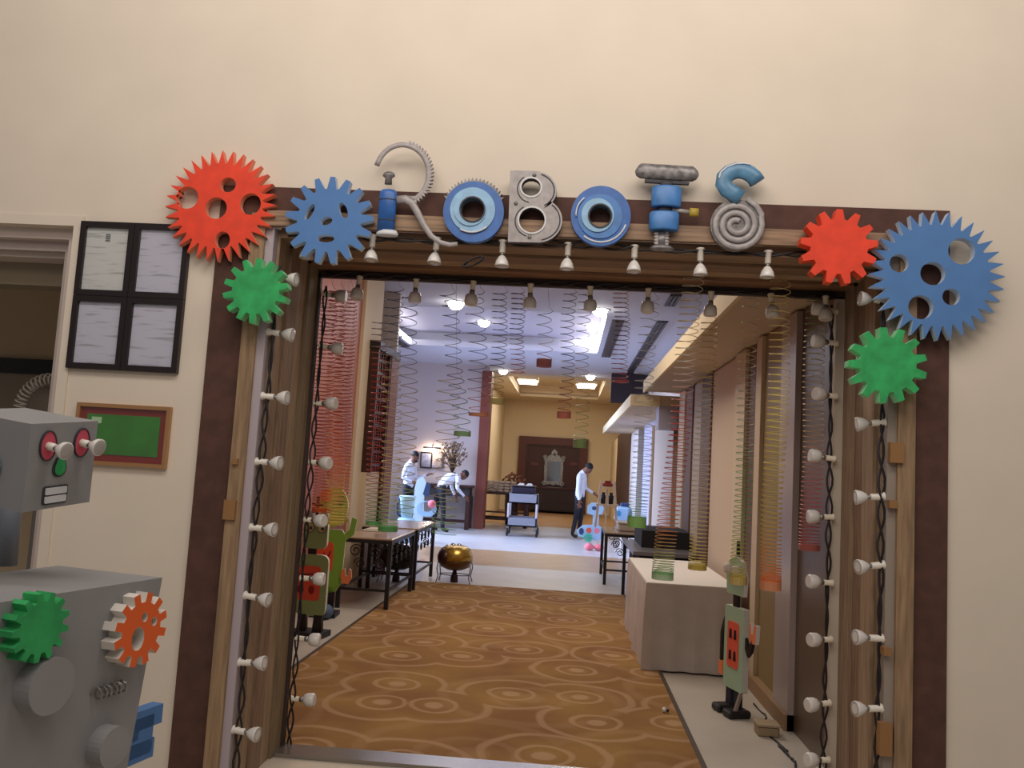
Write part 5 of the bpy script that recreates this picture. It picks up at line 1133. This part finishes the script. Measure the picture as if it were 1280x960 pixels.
def stand(lean=0.0, head_drop=.25):
    J = {'pelvis': (0, 0, .94), 'waist': (0, -.01, 1.08), 'chest': (0, -.01 - lean * .3, 1.26), 'upper': (0, -lean * .6, 1.41), 'neck': (0, -.02 - lean, 1.50)}
    nk = Vector(J['neck']); up = Vector((0, -sin(head_drop), cos(head_drop))); fw = Vector((0, -cos(head_drop), -sin(head_drop)))
    J['skull'] = nk + up * .09 + fw * .035; J['crown'] = nk + up * .185 + fw * .025; J['nose'] = nk + up * .095 + fw * .125
    for s, q in (('l', 1), ('r', -1)):
        J['ear_' + s] = nk + up * .10 + fw * .02 + Vector((q * .078, 0, 0))
        J['hip_' + s] = (q * .09, 0, .88); J['knee_' + s] = (q * .10, -.02, .48); J['ankle_' + s] = (q * .105, .02, .075); J['toe_' + s] = (q * .115, -.13, .04)
        J['sho_' + s] = (q * .175, -lean * .6, 1.40)
    return J
# right waiter: looks down, facing right; figure's -y turned to +X
J = stand(.05, .75)
J['elb_r'] = (-.20, -.02, 1.12); J['wri_r'] = (-.20, -.06, .87); J['elb_l'] = (.22, -.06, 1.13); J['wri_l'] = (.17, -.27, 1.02)
J['knee_r'] = (-.10, .03, .48); J['ankle_r'] = (-.11, .10, .075); J['toe_r'] = (-.12, -.04, .04)
hand(J, 'r', (0, -1, 0)); hand(J, 'l', (0, 0, 1))
f = onfloor(722, 673)
t = person('person', 'waiter in white shirt and black trousers looking down beside the pale blue robot', (f.x, f.y, 0), math.radians(72), J, base_radii(J), rig(J), matof, sc=1.03)
for o in [c for c in bpy.data.objects if c.parent == t]: pass
def scaled(J, s): return {k: Vector(v) * s for k, v in J.items()}
head_extras(t, scaled(J, 1.03))
# standing waiter on the left, facing right, forearm raised with a phone
J = stand(.03, .35)
J['elb_r'] = (-.23, .04, 1.14); J['wri_r'] = (-.16, -.16, 1.05); J['elb_l'] = (.20, -.10, 1.15); J['wri_l'] = (.16, -.36, 1.22)
hand(J, 'r', (0, 0, 1)); hand(J, 'l', (1, 0, 0))
LZ = math.radians(76)
lw = at(507, 652, 19.3)
t = person('person', 'bearded waiter in white shirt holding out a phone, left of the pictures', (lw.x, 19.3, 0), LZ, J, base_radii(J), rig(J), matof, sc=1.03)
head_extras(t, scaled(J, 1.03), True)
wp = Matrix.Translation((lw.x, 19.3, 0)) @ Matrix.Rotation(LZ, 4, 'Z') @ (Vector(J['palm_l']) * 1.03 + Vector((0, -.03, .022)))
ph = tag(part('phone', mat('dark_phone', (40, 30, 36), .3), None, lambda b: b.box((-.075, -.035, 0), (.075, .035, .010), bev=.003)), 'dark phone in the standing waiter\'s outstretched hand', 'phone'); ph.location = wp
# stooping waiter, bent forward to the right, legs apart
J = {'pelvis': (0, .12, .93), 'waist': (0, .06, 1.05), 'chest': (0, -.09, 1.16), 'upper': (0, -.24, 1.22), 'neck': (0, -.33, 1.22)}
nk = Vector(J['neck']); up = Vector((0, -.86, .30)).normalized(); fw = Vector((0, -.3, -.95)); fw -= up * fw.dot(up); fw.normalize()
J['skull'] = nk + up * .08 + fw * .03; J['crown'] = nk + up * .17 + fw * .02; J['nose'] = nk + up * .09 + fw * .12
for s, q in (('l', 1), ('r', -1)):
    J['ear_' + s] = nk + up * .09 + fw * .015 + Vector((q * .078, 0, 0))
    J['hip_' + s] = (q * .10, .12, .87); J['knee_' + s] = (q * .17, .09, .47); J['ankle_' + s] = (q * .24, .12, .075); J['toe_' + s] = (q * .27, -.02, .04)
    J['sho_' + s] = (q * .18, -.22, 1.20); J['elb_' + s] = (q * .26, -.16 if q < 0 else -.30, .96); J['wri_' + s] = (q * .22, -.36, .80)
    hand(J, s, (0, -1, 0))
sw = at(553, 658, 19.4)
t = person('person', 'stooping waiter in pale shirt bending forward beside the console', (sw.x, 19.4, 0), math.radians(125), J, base_radii(J), rig(J), matof, sc=1.05)
head_extras(t, scaled(J, 1.05))

# ------------------------------------------------------------------ pieces that belong to a part go under it
bpy.context.view_layer.update()
for t in [o for o in bpy.data.objects if o.type == 'EMPTY' and 'category' in o]:
    kids = [c for c in bpy.data.objects if c.parent == t]
    def under(host, starts):
        h = [c for c in kids if c.name.split('.')[0] == host]
        if len(h) != 1: return
        for c in kids:
            if c is not h[0] and c.name.split('.')[0].startswith(starts): c.parent = h[0]
    if t['category'] == 'robot':
        under('head', ('eye', 'pupil', 'nose', 'mouth', 'tooth', 'ear', 'antenna')); under('chest_panel', ('dial', 'socket_slot', 'print_mark', 'chest_stripe'))
    elif t['category'] == 'chafing dish': under('lid', ('knob', 'lid_panel'))
    elif t['category'] == 'letter': under('canister', ('canister_foot', 'nozzle')); under('toothed_ring', ('ring_teeth',)); under('plate', ('rivet', 'hole_rim', 'outline')); under('top_bar', ('bar_underside',)); under('bolt', ('bolt_tip',))
    elif t['category'] in ('certificate', 'plaque'): under('sheet', ('emblem', 'small_label'))
